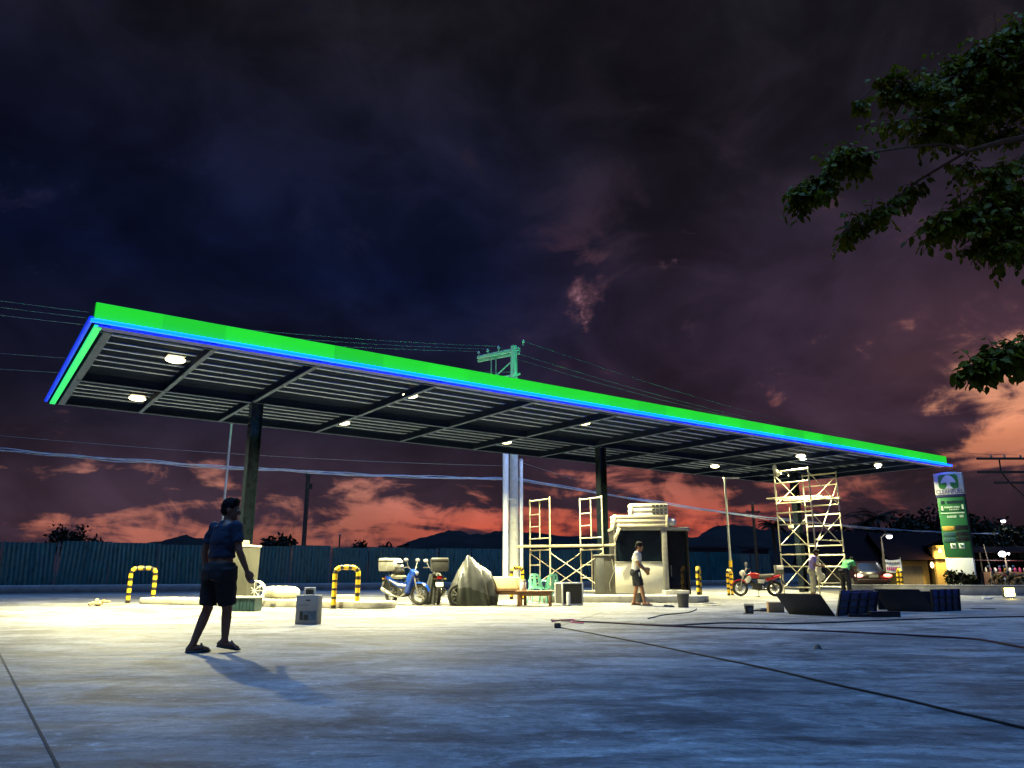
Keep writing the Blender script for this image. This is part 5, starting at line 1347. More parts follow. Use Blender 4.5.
def palm(label, x, y, h, seed, L=2.6, group='distant trees behind the station'):
    random.seed(seed); t = thing('palm_tree', label, 'palm', (x, y, 0), random.uniform(0, 6), group)
    q = MB(); q.tube([(0, 0, -.1), (.15, 0, h * .4), (.1, .1, h * .8), (.2, .1, h)], [.2, .15, .13, .12], 8); q.build('trunk', 'bark', t)
    q = MB()
    for k in range(15):
        a = k * 2.4 + random.uniform(-.2, .2); el_ = random.uniform(-.2, .9); prev = Vector((.2, .1, h)); dirv = Vector((math.cos(a) * math.cos(el_), math.sin(a) * math.cos(el_), math.sin(el_)))
        for s in range(16):
            nx = prev + dirv * (L / 16); dirv.z -= .075; dirv.normalize()
            side = dirv.cross(Vector((0, 0, 1))).normalized()
            for sg in (-1, 1): leaf_mesh(q, prev, dirv * .55 + side * sg - Vector((0, 0, .5)), Vector((0, 0, 1)), .65 * (1 - s / 22), .10)
            prev = nx
    q.build('crown', 'leaf_far', t, smooth=False); return t
def X_(px, y): return at(px, 570, y).x
def Zt(px, py, y): return at(px, py, y).z
# dark tree line on the right and single trees over the fence
for i, (px, py, y, r, lb) in enumerate([
    (862, 519, 62, 3.0, 'broad dark tree behind the scaffold tower, left of the palm'), (835, 541, 66, 2.4, 'low dark tree just right of the tall scaffold'),
    (918, 514, 58, 3.4, 'large dark tree directly left of the price sign'), (948, 505, 62, 3.6, 'tallest dark tree behind the price sign'), (985, 519, 60, 3.0, 'dark tree right of the price sign'),
    (1012, 521, 56, 2.6, 'dark tree at the right edge above the white street light'), (1040, 515, 52, 3.0, 'dark tree cut by the right edge of the view'), (900, 530, 70, 3.0, 'dark tree above the grey gable'), (965, 532, 54, 2.4, 'low dark tree touching the right side of the price sign')]):
    bush_tree(lb, X_(px, y), y, Zt(px, py, y), r, 20 + i, nl=2600, ls=.42)
palm('dark palm with spread fronds behind the scaffold tower', X_(886, 60), 60, Zt(886, 517, 60), 41, 2.6)
palm('smaller dark palm left of the spread palm', X_(872, 64), 64, Zt(872, 522, 64), 42, 2.2)
palm('dark banana like palm beside the brown utility pole', X_(776, 66), 66, Zt(776, 524, 66), 43, 1.4)
bush_tree('flat topped dark tree over the fence at far left', X_(64, 56), 56, Zt(64, 528, 56), 1.9, 51, nl=800, ls=.32, flat=.45, group='trees over the blue fence')
bush_tree('low dark shrub beside the flat topped tree over the fence', X_(90, 56), 56, Zt(90, 538, 56), 1.1, 52, nl=400, ls=.3, flat=.5, group='trees over the blue fence')
bush_tree('dark spiky tree over the fence behind the walking man', X_(277, 58), 58, Zt(277, 533, 58), 1.5, 53, nl=500, ls=.42, flat=.6, group='trees over the blue fence')
bush_tree('round dark tree over the fence above the right guard hoop', X_(362, 60), 60, Zt(362, 540, 60), 1.3, 54, nl=400, ls=.36, group='trees over the blue fence')
bush_tree('low dark tree over the fence left of the blue motorcycle', X_(394, 62), 62, Zt(394, 541, 62), 1.5, 55, nl=500, ls=.36, group='trees over the blue fence')
for i, (px, y, h, lb) in enumerate([(952, 32.7, .85, 'dark potted shrub at the left foot of the price sign'), (961, 32.6, .75, 'dark shrub at the middle foot of the price sign'), (969, 32.6, .8, 'dark shrub at the right foot of the price sign')]):
    bush_tree(lb, X_(px, y), y, h + .12, .36, 70 + i, 'shrub', 'shrubs at the sign foot', 'shrub', 320, .16, .9)

# ------------------------------------------------------------------ houses
HY = 46.0
def hx_(px): return X_(px, HY)
def hz_(py): return Zt(900, py, HY)
t = thing('house', 'yellow lit house with dark red roof and grey shutters left of the sign', 'house', (hx_(902), HY, 0), R(-8))
w = hx_(924) - hx_(899); wh = hz_(561)
q = MB(); q.box((w / 2 - .1, 1.5, wh / 2), (w + .2, 3, wh)); q.build('wall', 'wall_yellow', t)
q = MB(); q.box((w / 2 - .2, -.03, wh * .40), (w - .35, .06, wh * .80)); q.build('shutter', 'shutter', t)
eh_ = hz_(556)
q = MB(); L2 = w + 2.6
q.prism([(-1.2, eh_ - .25), (-.9, eh_ - .3), (2.4, eh_ + 1.5), (5.4, eh_ - .25), (5.1, eh_ - .3), (2.4, eh_ + 1.3)], (-1.0, 0, 0), (0, 1, 0), (0, 0, 1), (L2, 0, 0)); q.build('roof', 'roof_dark', t)
gx0, gx1, gxp = hx_(888) - hx_(902), hx_(914) - hx_(902), hx_(908) - hx_(902)
q = MB(); q.prism([(gx0, hz_(556)), (gx1, hz_(556)), (gx1, hz_(545)), (gxp, hz_(538.5)), (gx0 + .1, hz_(552))], (0, 1.8, 0), (1, 0, 0), (0, 0, 1), (0, .2, 0)); q.build('gable', 'wall_grey', t)
# porch wing
t2 = thing('house', 'bright yellow porch wing with a lit wall lamp beside the price sign', 'house', (hx_(924), HY - 1.2, 0), R(-20))
pw2 = hx_(948) - hx_(924); ph = hz_(546)
q = MB(); q.box((pw2 / 2, 1.6, ph / 2), (pw2, 3.0, ph)); q.build('wall', 'wall_yellow', t2)
q = MB(); q.prism([(-.3, ph - .15), (pw2 + .2, ph + .75), (pw2 + .2, ph + .9), (-.3, ph + .0)], (0, -.9, 0), (1, 0, 0), (0, 0, 1), (0, 4, 0)); q.build('roof', 'roof_dark', t2)
q = MB(); q.box((pw2 * .72, .07, ph * .30), (pw2 * .42, .08, ph * .58)); q.build('door', 'door_dark', t2)
q = MB(); q.box((pw2 * .1, .06, ph * .45), (.16, .12, ph * .9)); q.build('post', 'wall_yellow', t2)
for nm, px, py, lb, e in (('wall_lamp', 932, 565, 'oblong lit wall lamp on the porch wing left of its dark door', 25), ('porch_light', 940, 551, 'bright lamp under the porch roof edge beside the price sign', 320)):
    p_ = at(px, py, HY - 1.75)
    l = thing(nm, lb, 'lamp', p_, 0)
    q = MB(); q.ellip((0, 0, 0), (.10, .06, .17 if nm == 'wall_lamp' else .08)); q.build('bulb', 'bulb_warm', l)
    q = MB(); q.box((0, .07, .14 if nm == 'porch_light' else .0), (.14, .06, .12)); q.build('mount', 'dark_grey', l)
    lamp('bulb_light', 'POINT', (0, -.2, -.05), e, (1, .66, .22), l, shadow_soft_size=.1)
# long house with lit yellow windows
t = thing('house', 'long dark roofed house with two lit yellow windows behind the maroon car', 'house', (hx_(840), HY + 2, 0), R(-3))
lw = hx_(897) - hx_(840); lh = hz_(562)
q = MB(); q.box((lw / 2, 1.6, lh / 2), (lw, 3, lh)); q.build('wall', 'wall_grey', t)
q = MB(); q.prism([(-1.0, lh - .05), (-.9, lh + .1), (2.2, lh + 2.0), (4.6, lh), (4.6, lh - .1)], (-.6, 0, 0), (0, 1, 0), (0, 0, 1), (lw + 1.2, 0, 0)); q.build('roof', 'roof_dark', t)
for a, b, m in ((858, 864.5, 'window_yellow'), (866, 873.5, 'window_yellow'), (874.5, 884, 'window_white')):
    x_a, x_b = hx_(a) - hx_(840) + .3, hx_(b) - hx_(840) + .3
    q = MB(); q.box(((x_a + x_b) / 2, .07, lh * .5), (x_b - x_a, .05, lh * .66)); f_ = q.build('window', m, t)
    q = MB(); q.box(((x_a + x_b) / 2, .035, lh * .5), (.05, .03, lh * .66)); q.box(((x_a + x_b) / 2, .035, lh * .83), (x_b - x_a, .03, .06)); q.box((x_a, .035, lh * .5), (.06, .03, lh * .7)); q.box((x_b, .035, lh * .5), (.06, .03, lh * .7)); q.build('frame', 'door_dark', f_)
# low shed roofs seen over the fence on the right
for px0_, px1_, py, y, lb in ((690, 728, 545.5, 72, 'low dark shed roof over the fence behind the slim white pole'), (752, 770, 546, 74, 'small dark shed over the fence by the brown utility pole')):
    a, b = X_(px0_, y), X_(px1_, y); h = Zt(px0_, py, y)
    t = thing('shed', lb, 'shed', (a, y, 0), 0, 'sheds behind the fence')
    q = MB(); q.box(((b - a) / 2, 1.5, h * .45), (b - a, 3, h * .9)); q.build('wall', 'wall_grey', t)
    q = MB(); q.prism([(-.3, h * .9), (3.3, h * .9 + .35), (3.3, h * .9 + .42), (-.3, h * .9 + .08)], (-.3, 0, 0), (0, 1, 0), (0, 0, 1), (b - a + .6, 0, 0)); q.build('roof', 'roof_dark', t)
# banner
BYb = 42.0
t = thing('banner', 'white and magenta printed banner hung before the houses above the maroon car', 'banner', (X_(893, BYb), BYb, 0), R(-6))
bw = X_(902, BYb) - X_(885, BYb); z0_, z1_ = Zt(893, 571, BYb), Zt(893, 559, BYb)
q = MB(); vs = []; 
for i in range(13):
    u = i / 12 - .5
    for j in range(5): v = j / 4; vs.append((u * bw, .05 * math.sin(u * 9 + v * 2), z0_ + (z1_ - z0_) * v - .1 * math.cos(u * PI) * (1 - v * .3)))
q.add(vs, [(i * 5 + j, (i + 1) * 5 + j, (i + 1) * 5 + j + 1, i * 5 + j + 1) for i in range(12) for j in range(4)]); n0 = len(q.v); q.v += [v + Vector((0, .012, 0)) for v in q.v[:n0]]; q.f += [tuple(reversed([k + n0 for k in f])) for f in q.f[:48]]
q.build('cloth', 'white', t)
q = MB(); random.seed(9)
for k in range(7): q.box((-bw * .32 + k * bw * .105, -.07, z0_ + (z1_ - z0_) * .20), (bw * .075, .02, .17))
q.build('magenta_print', 'pink', t)
q = MB()
for k in range(9): q.box((-bw * .38 + k * bw * .092, -.07, z0_ + (z1_ - z0_) * .66), (bw * .06, .02, .12 * random.uniform(.7, 1)))
q.build('grey_print', 'frame_grey', t)
q = MB()
for sx in (-1, 1): q.tube([(sx * bw * .5, .05, 0), (sx * bw * .5, .05, z1_ + .1)], .03, 6)
q.build('post', 'frame_grey', t)
# maroon car seen from behind
CYr = 38.0
t = thing('car', 'dark maroon car seen from behind with glowing red tail lights', 'car', (X_(872.5, CYr), CYr, -.02), R(-12))
def carloft(secs, m, nm, bev=.03):
    q = MB(); q.loft(secs, 24, 4.5); return q.build(nm, m, t, bevel=0)
carloft([((0, 2.1, .28), .80, 2.05, 0), ((0, 2.1, .42), .86, 2.15, 0), ((0, 2.1, .70), .87, 2.17, 0), ((0, 2.1, .90), .84, 2.12, 0), ((0, 2.1, .96), .80, 2.06, 0)], 'car_paint', 'body')
carloft([((0, 1.95, .95), .76, 1.45, 0), ((0, 1.95, 1.2), .70, 1.22, 0), ((0, 1.95, 1.38), .62, 1.0, 0)], 'car_glass', 'windows')
carloft([((0, 1.95, 1.375), .63, 1.02, 0), ((0, 1.95, 1.44), .52, .88, 0)], 'car_paint', 'roof')
for sx in (-1, 1):
    q = MB(); q.ellip((sx * .66, -.02, .74), (.20, .07, .09)); q.build('tail_light', 'tail_glow' if sx > 0 else 'tail_glow2', t)
    for yy in (.85, 3.35):
        q = MB(); q.lathe([(.20, -.1), (.31, -.09), (.32, 0), (.31, .09), (.20, .1)], (sx * .76, yy, .32), 'X', 18); w_ = q.build('wheel', 'tyre', t)
        q = MB(); q.lathe([(.19, -.105), (.19, .105)], (sx * .76, yy, .32), 'X', 14); q.build('rim', 'engine', w_)
q = MB(); q.box((0, -.03, .5), (1.5, .14, .18)); q.build('bumper', 'car_paint', t, bevel=.04)
q = MB(); q.box((0, -.085, .72), (.42, .02, .13)); q.build('number_plate', 'frame_grey', t)
lamp('tail_glow_light', 'POINT', (.66, -.25, .74), 6, (1, .08, .05), t, shadow_soft_size=.08)

# street lamps
def street_lamp(label, px_base, py_head, px_head, y, side, e, headr=.17, m='bulb_white', col=(.92, .96, 1)):
    bx_, hz2 = X_(px_base, y), Zt(px_head, py_head, y); hx2 = at(px_head, py_head, y).x
    t = thing('street_lamp', label, 'street lamp', (bx_, y, 0), 0, 'street lamps on the right')
    q = MB(); q.tube([(0, 0, -.05), (0, 0, hz2 - .35)], [.07, .05], 8); q.build('pole', 'wood_pole', t)
    q = MB(); q.tube([(0, 0, hz2 - .4), (.0, 0, hz2 - .05), ((hx2 - bx_) * .5, 0, hz2 + .12), (hx2 - bx_, 0, hz2 + .12)], .03, 6); q.build('arm', 'wood_pole', t)
    q = MB(); q.ellip((hx2 - bx_, 0, hz2 + .07), (.20, .14, .08)); q.build('lamp_head', 'dark_grey', t)
    q = MB(); q.ellip((hx2 - bx_, -.02, hz2), (headr, headr * .8, headr * .75)); q.build('bulb', m, t)
    lamp('lamp_light', 'POINT', (hx2 - bx_, -.45, hz2 - headr - .05), e, col, t, shadow_soft_size=.12)
street_lamp('white street lamp in front of the long house, right of the tall scaffold', 885, 536.5, 889, 40, 1, 70, .15)
street_lamp('white street lamp highest at the right edge, half hidden by trees', 1009, 521, 1003, 54, 1, 90, .16)
street_lamp('warm white street lamp low at the right edge', 1007, 554, 1002, 47, 1, 140, .22, 'bulb_white', (1, .9, .75))
# roadside stall and parked things at the right edge
t = thing('roadside_stall', 'dim roadside stall with pinkish lit shelf goods at the right edge', 'stall', (X_(982, 48), 48, 0), R(-10))
for sx in (0, 3.4):
    for sy in (0, 1.6): q = MB(); q.box((sx, sy, 1.1), (.08, .08, 2.2)); q.build('post', 'wood_pole', t)
q = MB(); q.prism([(-.5, 2.05), (2.2, 2.45), (2.2, 2.5), (-.5, 2.1)], (-.4, 0, 0), (0, 1, 0), (0, 0, 1), (4.2, 0, 0)); q.build('roof', 'roof_dark', t)
q = MB(); q.box((1.7, .1, .45), (3.4, .5, .9)); q.build('counter', 'wood', t)
q = MB(); q.tube([(-.6, -.3, 1.62), (2.3, -.3, 1.56)], .03, 6); q.build('awning_bar', 'cable_red', t)
random.seed(14)
for k in range(12):
    q = MB(); x_ = .2 + k * .28; q.lathe([(.05, 0), (.08, .06), (.07, .2), (.03, .26)], (x_, .05 + random.uniform(-.1, .1), .905), n=8); o = q.build('jar', random.choice(['white', 'sack', 'pink', 'sign_gold']))
    o.location = t.location; o.rotation_euler = t.rotation_euler
    tag(o, 'small jar in the row on the roadside stall counter', 'jar', 'jars on the stall counter')
lamp('stall_light', 'POINT', (1.6, -.1, 1.9), 22, (1, .72, .6), t, shadow_soft_size=.06)
q = MB(); q.ellip((1.6, -.1, 2.02), (.07, .07, .09)); q.build('bulb', 'bulb_white', t)
for k, (px, y, rz, lb) in enumerate([(997, 41.5, 80, 'dark parked motorcycle right of the price sign before the stall'), (1014, 40, 95, 'dark parked motorcycle at the right edge above the flood lamp')]):
    mm = motorcycle(lb, (X_(px, y), y, -.02), R(rz), 'naked', 'seat_black', 'seat_black', None, R(10))
q = MB(); q.tube([(0, 0, 0), (.1, 0, 1.0), (-.08, 0, 2.4)], .03, 6); q.box((0, 0, .05), (.3, .3, .1)); o = q.build('leaning_post', 'concrete_pole'); o.location = (X_(989, 43), 43, 0); tag(o, 'thin pale leaning post right of the price sign', 'post')

# flood lamp on the ground
fp_ = gnd(1010, 601); fp_ = Vector((at(1010, 596, 26.8).x, 26.8, 0))
t = thing('flood_lamp', 'glowing yellow flood lamp standing on the ground at the right edge', 'flood lamp', fp_, R(8))
q = MB(); q.box((0, .05, .22), (.42, .10, .32)); q.build('housing', 'dark_grey', t, bevel=.015)
q = MB(); q.box((0, -.008, .22), (.37, .02, .27)); q.build('lens', 'flood', t, bevel=.004)
q = MB(); q.tube([(-.19, .06, .2), (-.19, .06, .02), (.19, .06, .02), (.19, .06, .2)], .014, 6); q.build('bracket', 'dark_grey', t)
fl = lamp('flood_light', 'AREA', (0, -.03, .22), 420, (1, .78, .25), t, shape='RECTANGLE', size=.28, size_y=.18); fl.rotation_euler = (R(84), 0, 0)
q = MB(); q.box((0, 0, .03), (.30, .12, .05)); o = q.build('cable_cover', 'white', bevel=.01); o.location = gnd(1003, 599.5) + Vector((-.4, .2, 0)); tag(o, 'small pale cover on the ground left of the flood lamp', 'cover')
q = MB(); q.ellip((0, 0, .01), (.32, .16, .018), None, 14, 6); o = q.build('drain_cover', 'dark_grey'); o.location = gnd(983, 609.0); tag(o, 'flat dark drain cover between the right trough and the flood lamp', 'drain cover')

# ------------------------------------------------------------------ poles
PY = 33.0
def utility_pole_main():
    b = Vector((X_(514, PY), PY, 0)); top = Zt(514, 346, PY)
    t = thing('utility_pole', 'thick pale concrete utility pole with a green lit crossarm above the canopy', 'utility pole', b, 0)
    q = MB(); q.tube([(0, 0, -.1), (0, 0, top)], [.22, .15], 16); q.build('shaft', 'concrete_pole', t)
    # crossarm runs to the left and toward the viewer
    e = at(478, 355.5, PY + 1.5) - b; zc = top - .12
    s0 = Vector((.25, .25, zc + .02))
    q = MB(); ee = Vector((e.x, e.y, zc))
    q.tube([s0 + Vector((0, -.1, 0)), ee], .10, 6); q.tube([s0 + Vector((0, .1, -.14)), ee + Vector((0, .12, -.14))], .07, 6); ca_ = q.build('crossarm', 'concrete_pole', t)
    for k in (.42, .72, .98, -.25):
        p_ = Vector((0, 0, zc)).lerp(ee, k); q = MB(); q.lathe([(.03, .05), (.03, .16), (.07, .18), (.05, .22), (.07, .25), (.04, .30)], (p_.x, p_.y, p_.z), n=10); q.build('insulator', 'insul', ca_)
    q = MB(); zl = Zt(514, 376, PY); q.tube([(.3, 0, zl + .1), (-1.5, .5, zl - .1)], .05, 6); q.tube([(-.9, .3, zl), (0, 0, zl + .8)], .03, 6); q.build('lower_arm', 'concrete_pole', t)
    q = MB()
    for dx in (-.0, .22): q.tube([ee * .62 + Vector((dx, 0, zc * .38 - .1)), ee * .62 + Vector((dx, 0, zc * .38 - 2.4))], .028, 6)
    q.build('drop_pipe', 'grey_pipe', t)
    return b, top, ee + b, zc
PB_, PT_, PE_, PZ_ = utility_pole_main()
t = thing('steel_post', 'pale steel post just left of the thick concrete utility pole', 'post', (X_(505.5, 32.2), 32.2, 0), 0, 'posts beside the utility pole')
q = MB(); q.tube([(0, 0, 0), (0, 0, Zt(505, 440, 32.2))], .125, 14); q.build('shaft', 'white', t)
q = MB(); q.tube([(0, 0, 3.9), (.5, .1, 3.9)], .03, 6); q.build('bracket', 'grey_pipe', t)
t = thing('steel_post', 'slim pale steel post just right of the thick concrete utility pole', 'post', (X_(521.5, 32.6), 32.6, 0), 0, 'posts beside the utility pole')
q = MB(); q.tube([(0, 0, 0), (0, 0, Zt(523, 461, 32.6))], .075, 12); q.build('shaft', 'white', t)
q = MB(); q.lathe([(.085, 0), (.085, .06), (.03, .1)], (0, 0, Zt(523, 461, 32.6)), n=12); q.build('cap', 'grey_pipe', t)
def slim_pole(name, label, px, py_top, y, r, m, cat='pole', extra=None):
    t = thing(name, label, cat, (X_(px, y), y, 0), 0); zt2 = Zt(px, py_top, y)
    q = MB(); q.tube([(0, 0, -.05), (0, 0, zt2)], [r, r * .8], 10); q.build('shaft', m, t)
    if extra: extra(t, zt2)
    return t
def ex_band(t, z):
    q = MB()
    for k in range(3): q.tube([(0, 0, .1 + k * .5), (0, 0, .38 + k * .5)], .075, 12)
    q.build('yellow_band', 'yellow', t)
    q = MB(); q.tube([(0, 0, .38), (0, 0, .6)], .074, 12); q.tube([(0, 0, .88), (0, 0, 1.1)], .074, 12); q.build('black_band', 'black', t)
    q = MB(); q.box((.3, 0, z), (.7, .10, .06)); q.build('arm', 'white', t)
slim_pole('flag_pole', 'slim white pole with yellow and black foot left of the red motorcycle', 731, 478, 34.0, .055, 'grey_pipe', 'pole', ex_band)
def ex_cap(t, z):
    q = MB(); q.lathe([(.07, 0), (.09, .05), (.02, .1)], (0, 0, z), n=10); q.build('cap', 'grey_pipe', t)
slim_pole('steel_pole', 'slim grey pole rising behind the walking man', 218, 424, 30.0, .055, 'grey_pipe', 'pole', ex_cap)
def ex_cross(t, z):
    q = MB(); q.box((0, 0, z - .6), (1.1, .09, .10)); q.tube([(-.4, 0, z - .6), (0, 0, z - 1.1)], .025, 5); q.tube([(.4, 0, z - .6), (0, 0, z - 1.1)], .025, 5); q.build('crossarm', 'wood_pole', t)
    for dx in (-.45, .0, .45): q = MB(); q.lathe([(.03, 0), (.05, .05), (.03, .14)], (dx, 0, z - .55 if dx else z), n=8); q.build('insulator', 'insul', t)
slim_pole('utility_pole', 'brown wooden utility pole behind the fence right of the red motorcycle', 757.5, 504, 58.0, .13, 'wood', 'utility pole', ex_cross)
def ex_small(t, z):
    q = MB(); q.box((.12, 0, z - 1.0), (.35, .12, .3)); q.build('meter_box', 'wood_pole', t)
    q = MB(); q.box((0, 0, z - .35), (.5, .06, .06)); q.build('crossarm', 'wood_pole', t)
tp = slim_pole('utility_pole', 'dark wooden utility pole behind the fence left of the right guard hoop', 302, 470, 46.0, .15, 'wood_pole', 'utility pole', ex_small)
slim_pole('utility_pole', 'short thin dark pole over the fence above the right guard hoop', 338, 535, 60.0, .07, 'wood_pole', 'utility pole', ex_cap)
# crossarm pole beyond the right edge
RY = 56.0
rp_ = Vector((at(1045, 455, RY).x, RY, 0)); 
t = thing('utility_pole', 'dark utility pole with long crossarms at the right edge', 'utility pole', rp_, 0); ztp_ = Zt(1040, 452, RY)
q = MB(); q.tube([(0, 0, -.1), (0, 0, ztp_ + .5)], [.22, .15], 12); q.build('shaft', 'wood_pole', t)
arm_ends = []
q = MB()
for x0_, py in ((988, 458.8), (989, 472.2), (1006, 482.8)):
    e = at(x0_, py, RY) - rp_; q.box((e.x / 2 + .2, -.1, e.z), (-e.x + 2.2, .14, .17)); arm_ends.append(e + rp_)
q.build('crossarm', 'wood_pole', t)
a_ = at(999, 458, RY) - rp_; b_ = at(1001, 472, RY) - rp_; c_ = at(1011, 484, RY) - rp_; d_ = at(1024, 496, RY) - rp_
q = MB(); q.tube([a_, b_], .06, 6); q.tube([b_, c_, d_, Vector((0, 0, d_.z - .9))], .06, 6); q.build('brace', 'wood_pole', t)
for k in (.2, 1.2, 2.4): q = MB(); q.lathe([(.05, 0), (.08, .08), (.05, .2)], (arm_ends[0].x - rp_.x + k, -.1, arm_ends[0].z + .08), n=8); q.build('insulator', 'insul', t)

# ------------------------------------------------------------------ wires
def wire(label, a, b, sag, r=.009, m='wire_steel', name='power_line', group='overhead wires', strands=1):
    a, b = Vector(a), Vector(b); q = MB(); N = 40
    for s in range(strands):
        P = []
        for k in range(N + 1):
            u = k / N; p = a.lerp(b, u); p.z -= 4 * sag * u * (1 - u)
            if strands > 1:
                w_ = .04 + .03 * math.sin(u * 37 + s); p += Vector((0, math.cos(s * 2.1 + u * 25) * w_, math.sin(s * 2.1 + u * 21) * w_ - .012 * s * math.sin(u * PI * 5) ** 2))
            P.append(p)
        q.tube(P, r, 5)
    o = q.build(name, m); return tag(o, label, 'wire', group)
PYL = 22.0
for i, (pxl, pyl, k) in enumerate(((0, 292, .42), (0, 299, .72), (0, 308, .98))):
    a = at(-120, pyl - 8, PYL); b = Vector((PB_.x, PB_.y, PZ_ + .3)).lerp(Vector((PE_.x, PE_.y, PZ_ + .3)), k)
    wire(['topmost wire from the left edge to the utility pole crossarm', 'middle wire from the left edge to the utility pole crossarm', 'lowest of the three wires from the left edge to the crossarm'][i], a, b, .35)
for i, k in enumerate((-.25, .42, .72)):
    a = Vector((PB_.x, PB_.y, PZ_ + .25)).lerp(Vector((PE_.x, PE_.y, PZ_ + .25)), k); b = arm_ends[0] + Vector((.2 + i * 1.0, -.1, .28))
    wire(['upper wire from the utility pole over the canopy to the right pole', 'middle wire from the utility pole over the canopy to the right pole', 'lower wire from the utility pole over the canopy to the right pole'][i], a, b, 1.0 + .1 * i)
for i, (yl, yr) in enumerate(((351, 372), (368, 382))):
    wire(['upper of two thin wires left of the canopy end', 'lower of two thin wires left of the canopy end'][i], at(-120, yl - 7, 24), at(512, yr, PY), .3)
wire('faint thin wire above the thick blue cable bundle', at(-120, 424, 26), at(512, 466, PY), .25, .009)
wire('thick blue lit cable bundle from the left edge to the white posts', at(-120, 438, 26), at(508, 479, PY - .3), .25, .016, 'wire_bundle' if 'wire_bundle' in M else 'wire_steel', 'cable_bundle', 'cable bundles', 5)
wire('thick cable bundle from the white posts toward the right pole', at(512, 478, PY), at(1060, 532, 60), .9, .016, 'wire_bundle', 'cable_bundle', 'cable bundles', 4)
wire('thin wire slanting down right from the slim post to the middle column', at(523, 463, 32.6), at(760, 514, 58), .5, .010)

# ------------------------------------------------------------------ near tree with its branch hanging in at the upper right
random.seed(77)
TB = Vector((5.4, 5.4, 0))
t = thing('tree', 'leafy tree branch hanging in from the upper right corner', 'tree', TB, 0)
q = MB(); q.tube([(0, 0, -.05), (.05, .05, 1.5), (-.05, .1, 3.2), (-.1, .1, 4.6), (.1, .2, 6.2)], [.22, .18, .15, .12, .06], 12); q.build('trunk', 'bark', t)
tw = MB(); lf = MB()
def P3(px, py, y): return at(px + 16, py + 4, y) - TB
def twig(pts, r0, r1):
    n_ = len(pts); tw.tube(pts, [r0 + (r1 - r0) * k / (n_ - 1) for k in range(n_)], 6)
def spray(pts, n_, spread, L=.088, droop=.7):
    # side twigs with leaves set along them
    m_ = max(3, int(n_ / 4.1))
    for k in range(m_):
        u = random.random() * (len(pts) - 1); i = min(int(u), len(pts) - 2); p = pts[i].lerp(pts[i + 1], u - i)
        ax = (pts[i + 1] - pts[i]).normalized()
        d = (ax * random.uniform(.1, .9) + rv() * .8 + Vector((0, 0, -.15))).normalized(); ln = spread * random.uniform(1.0, 2.3)
        path = [p]; dd = d.copy()
        for s_ in range(5):
            dd = (dd + Vector((0, 0, -.10)) + rv() * .14).normalized(); path.append(path[-1] + dd * ln / 5)
        tw.tube(path, [.0042, .0036, .003, .0026, .002, .0016], 4)
        nl = random.randint(6, 10)
        for q_ in range(nl):
            v = (q_ + .6) / nl * 5; a = min(int(v), 4); c = path[a].lerp(path[a + 1], v - a)
            side = dd.cross(Vector((0, 0, 1))).normalized() * (1 if q_ % 2 else -1)
            ld = (dd * .5 + side * random.uniform(.4, 1) + rv() * .35 + Vector((0, 0, -droop * random.uniform(.4, 1.4)))).normalized()
            l = L * random.uniform(.55, 1.3) * (1 - .05 * q_)
            leaf_mesh(lf, c + ld * .02, ld, rv() * .7 + Vector((0, 0, 1)), l, l * random.uniform(.5, .72))
D = 5.2
DX = 20
hub = P3(1060, 126, D + .2)
main = [P3(1100, 135, D + .3), P3(1024, 131, D), P3(985, 138, D), P3(952, 147, D - .1)]
twig([Vector((-.08, .1, 4.1)), main[0]] + main[1:], .05, .013)
b1 = [main[3], P3(925, 140, D - .1), P3(890, 143, D - .15), P3(858, 148, D - .2), P3(830, 150, D - .2), P3(805, 175, D - .2), P3(787, 192, D - .25)]
twig(b1, .013, .004); spray(b1[3:], 330, .105); spray(b1[4:], 150, .09)
b2 = [main[3], P3(925, 163, D), P3(900, 178, D + .05), P3(885, 192, D + .05), P3(862, 208, D), P3(835, 222, D - .05), P3(826, 230, D)]
twig(b2, .012, .004); spray(b2[2:], 190, .075); 
b3 = [P3(1030, 95, D + .1), P3(980, 88, D), P3(935, 82, D), P3(900, 80, D - .1), P3(868, 77, D), P3(840, 98, D)]
twig(b3, .015, .004); spray(b3[:4], 230, .13); spray(b3[3:5], 90, .06); 
spray([P3(866, 78, D), P3(872, 90, D)], 60, .08); spray([P3(838, 98, D), P3(846, 96, D)], 26, .05)
tw.tube([P3(897, 95, D), P3(878, 104, D), P3(859, 117, D)], .0045, 5)
b4 = [P3(1040, 60, D + .2), P3(1000, 55, D + .1), P3(965, 50, D), P3(945, 66, D)]
twig(b4, .016, .005); spray(b4, 420, .17); 
spray([P3(1030, 40, D + .2), P3(985, 62, D), P3(935, 105, D), P3(880, 118, D - .1)], 420, .14)
spray([P3(1024, 75, D), P3(980, 100, D + .2), P3(940, 122, D)], 300, .13)
b5 = [P3(1024, 131, D), P3(1000, 160, D), P3(975, 185, D), P3(960, 205, D), P3(930, 212, D), P3(918, 222, D)]
twig(b5, .014, .004); spray(b5[1:], 330, .12); spray(b5[3:], 90, .085)
b6 = [P3(1040, 150, D), P3(1015, 180, D + .1), P3(1000, 215, D), P3(985, 240, D), P3(968, 236, D)]
twig(b6, .014, .004); spray(b6[1:], 420, .14)
spray([P3(1024, 170, D), P3(1020, 245, D)], 260, .14); spray([P3(935, 160, D), P3(990, 165, D)], 120, .10)
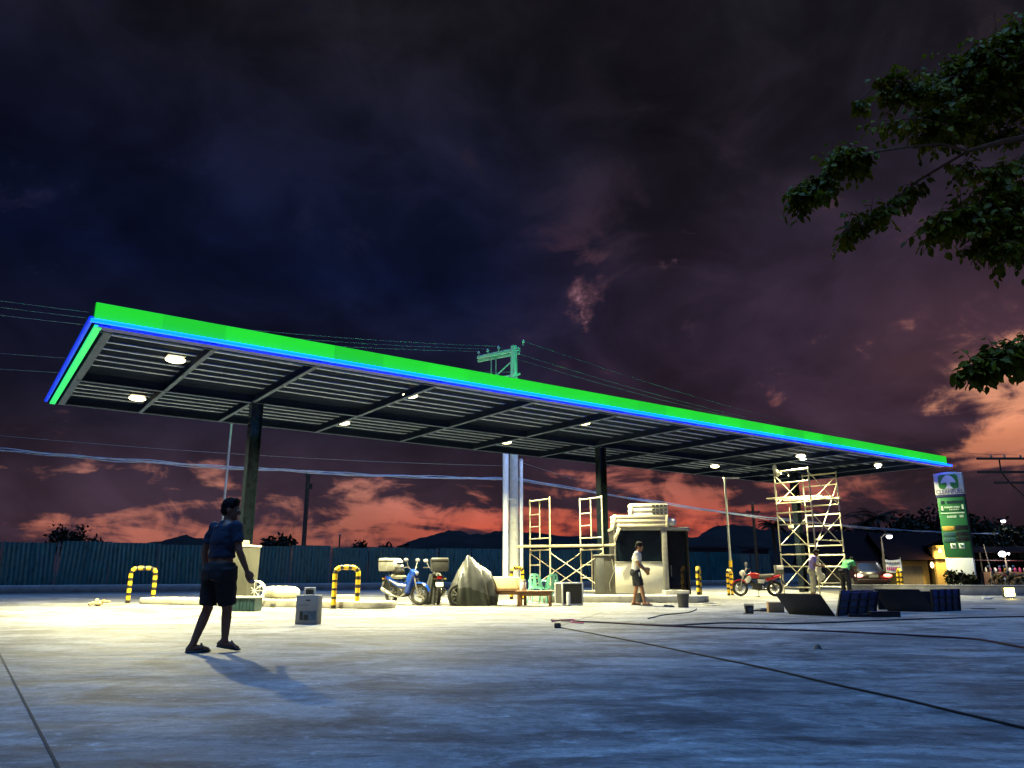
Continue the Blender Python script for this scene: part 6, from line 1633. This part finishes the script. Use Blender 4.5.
spray([P3(1040, 20, D), P3(1060, 220, D)], 500, .25)
spray([P3(1020, 14, D), P3(985, 36, D), P3(960, 50, D)], 330, .12); spray([P3(1010, 70, D + .15), P3(930, 75, D + .1), P3(900, 88, D)], 330, .12); spray([P3(1010, 130, D + .2), P3(950, 120, D + .1), P3(905, 130, D)], 260, .10); spray([P3(1015, 175, D + .2), P3(985, 200, D), P3(960, 215, D)], 300, .13)
b7 = [P3(1060, 330, D - .3), P3(1030, 346, D - .3), P3(1000, 346, D - .3), P3(975, 355, D - .3), P3(948, 366, D - .3)]
twig([Vector((-.1, .1, 3.4)), b7[0]] + b7[1:], .025, .004); spray(b7[1:3], 230, .085, .10, .9); spray(b7[2:], 300, .075, .10)
for k in range(7):
    a = k * .9; e_ = Vector((.35 + .75 * math.cos(a), .6 + .75 * math.sin(a), 5.6 + .25 * (k % 3))); o_ = Vector((-.05, .12, 4.5 + .15 * k)); m0 = o_.lerp(e_, .5) + Vector((0, 0, .25))
    twig([o_, m0, e_], .035, .008); spray([m0, e_], 330, .26)
tw.build('branches', 'twig', t); lf.build('leaves', 'leaf', t, smooth=True)

# ------------------------------------------------------------------ camera and view
cam = bpy.data.cameras.new('camera'); co = bpy.data.objects.new('camera', cam); COL.objects.link(co)
cam.sensor_fit = 'HORIZONTAL'; cam.sensor_width = 36; cam.lens = 36 * CF / 1024; cam.clip_end = 6000; cam.clip_start = .05
co.location = (0, 0, CH); co.rotation_euler = (PI / 2 + CP, 0, 0); scene.camera = co
scene.view_settings.view_transform = 'Standard'; scene.view_settings.look = 'None'; scene.view_settings.exposure = 0; scene.view_settings.gamma = 1
scene.render.engine = 'CYCLES'
c_ = scene.cycles
c_.use_denoising = True
try: c_.denoiser = 'OPENIMAGEDENOISE'
except Exception: pass
c_.max_bounces = 6; c_.diffuse_bounces = 3; c_.glossy_bounces = 3; c_.transmission_bounces = 2; c_.transparent_max_bounces = 4
c_.sample_clamp_indirect = 4.0; c_.use_light_tree = True; c_.caustics_reflective = False; c_.caustics_refractive = False
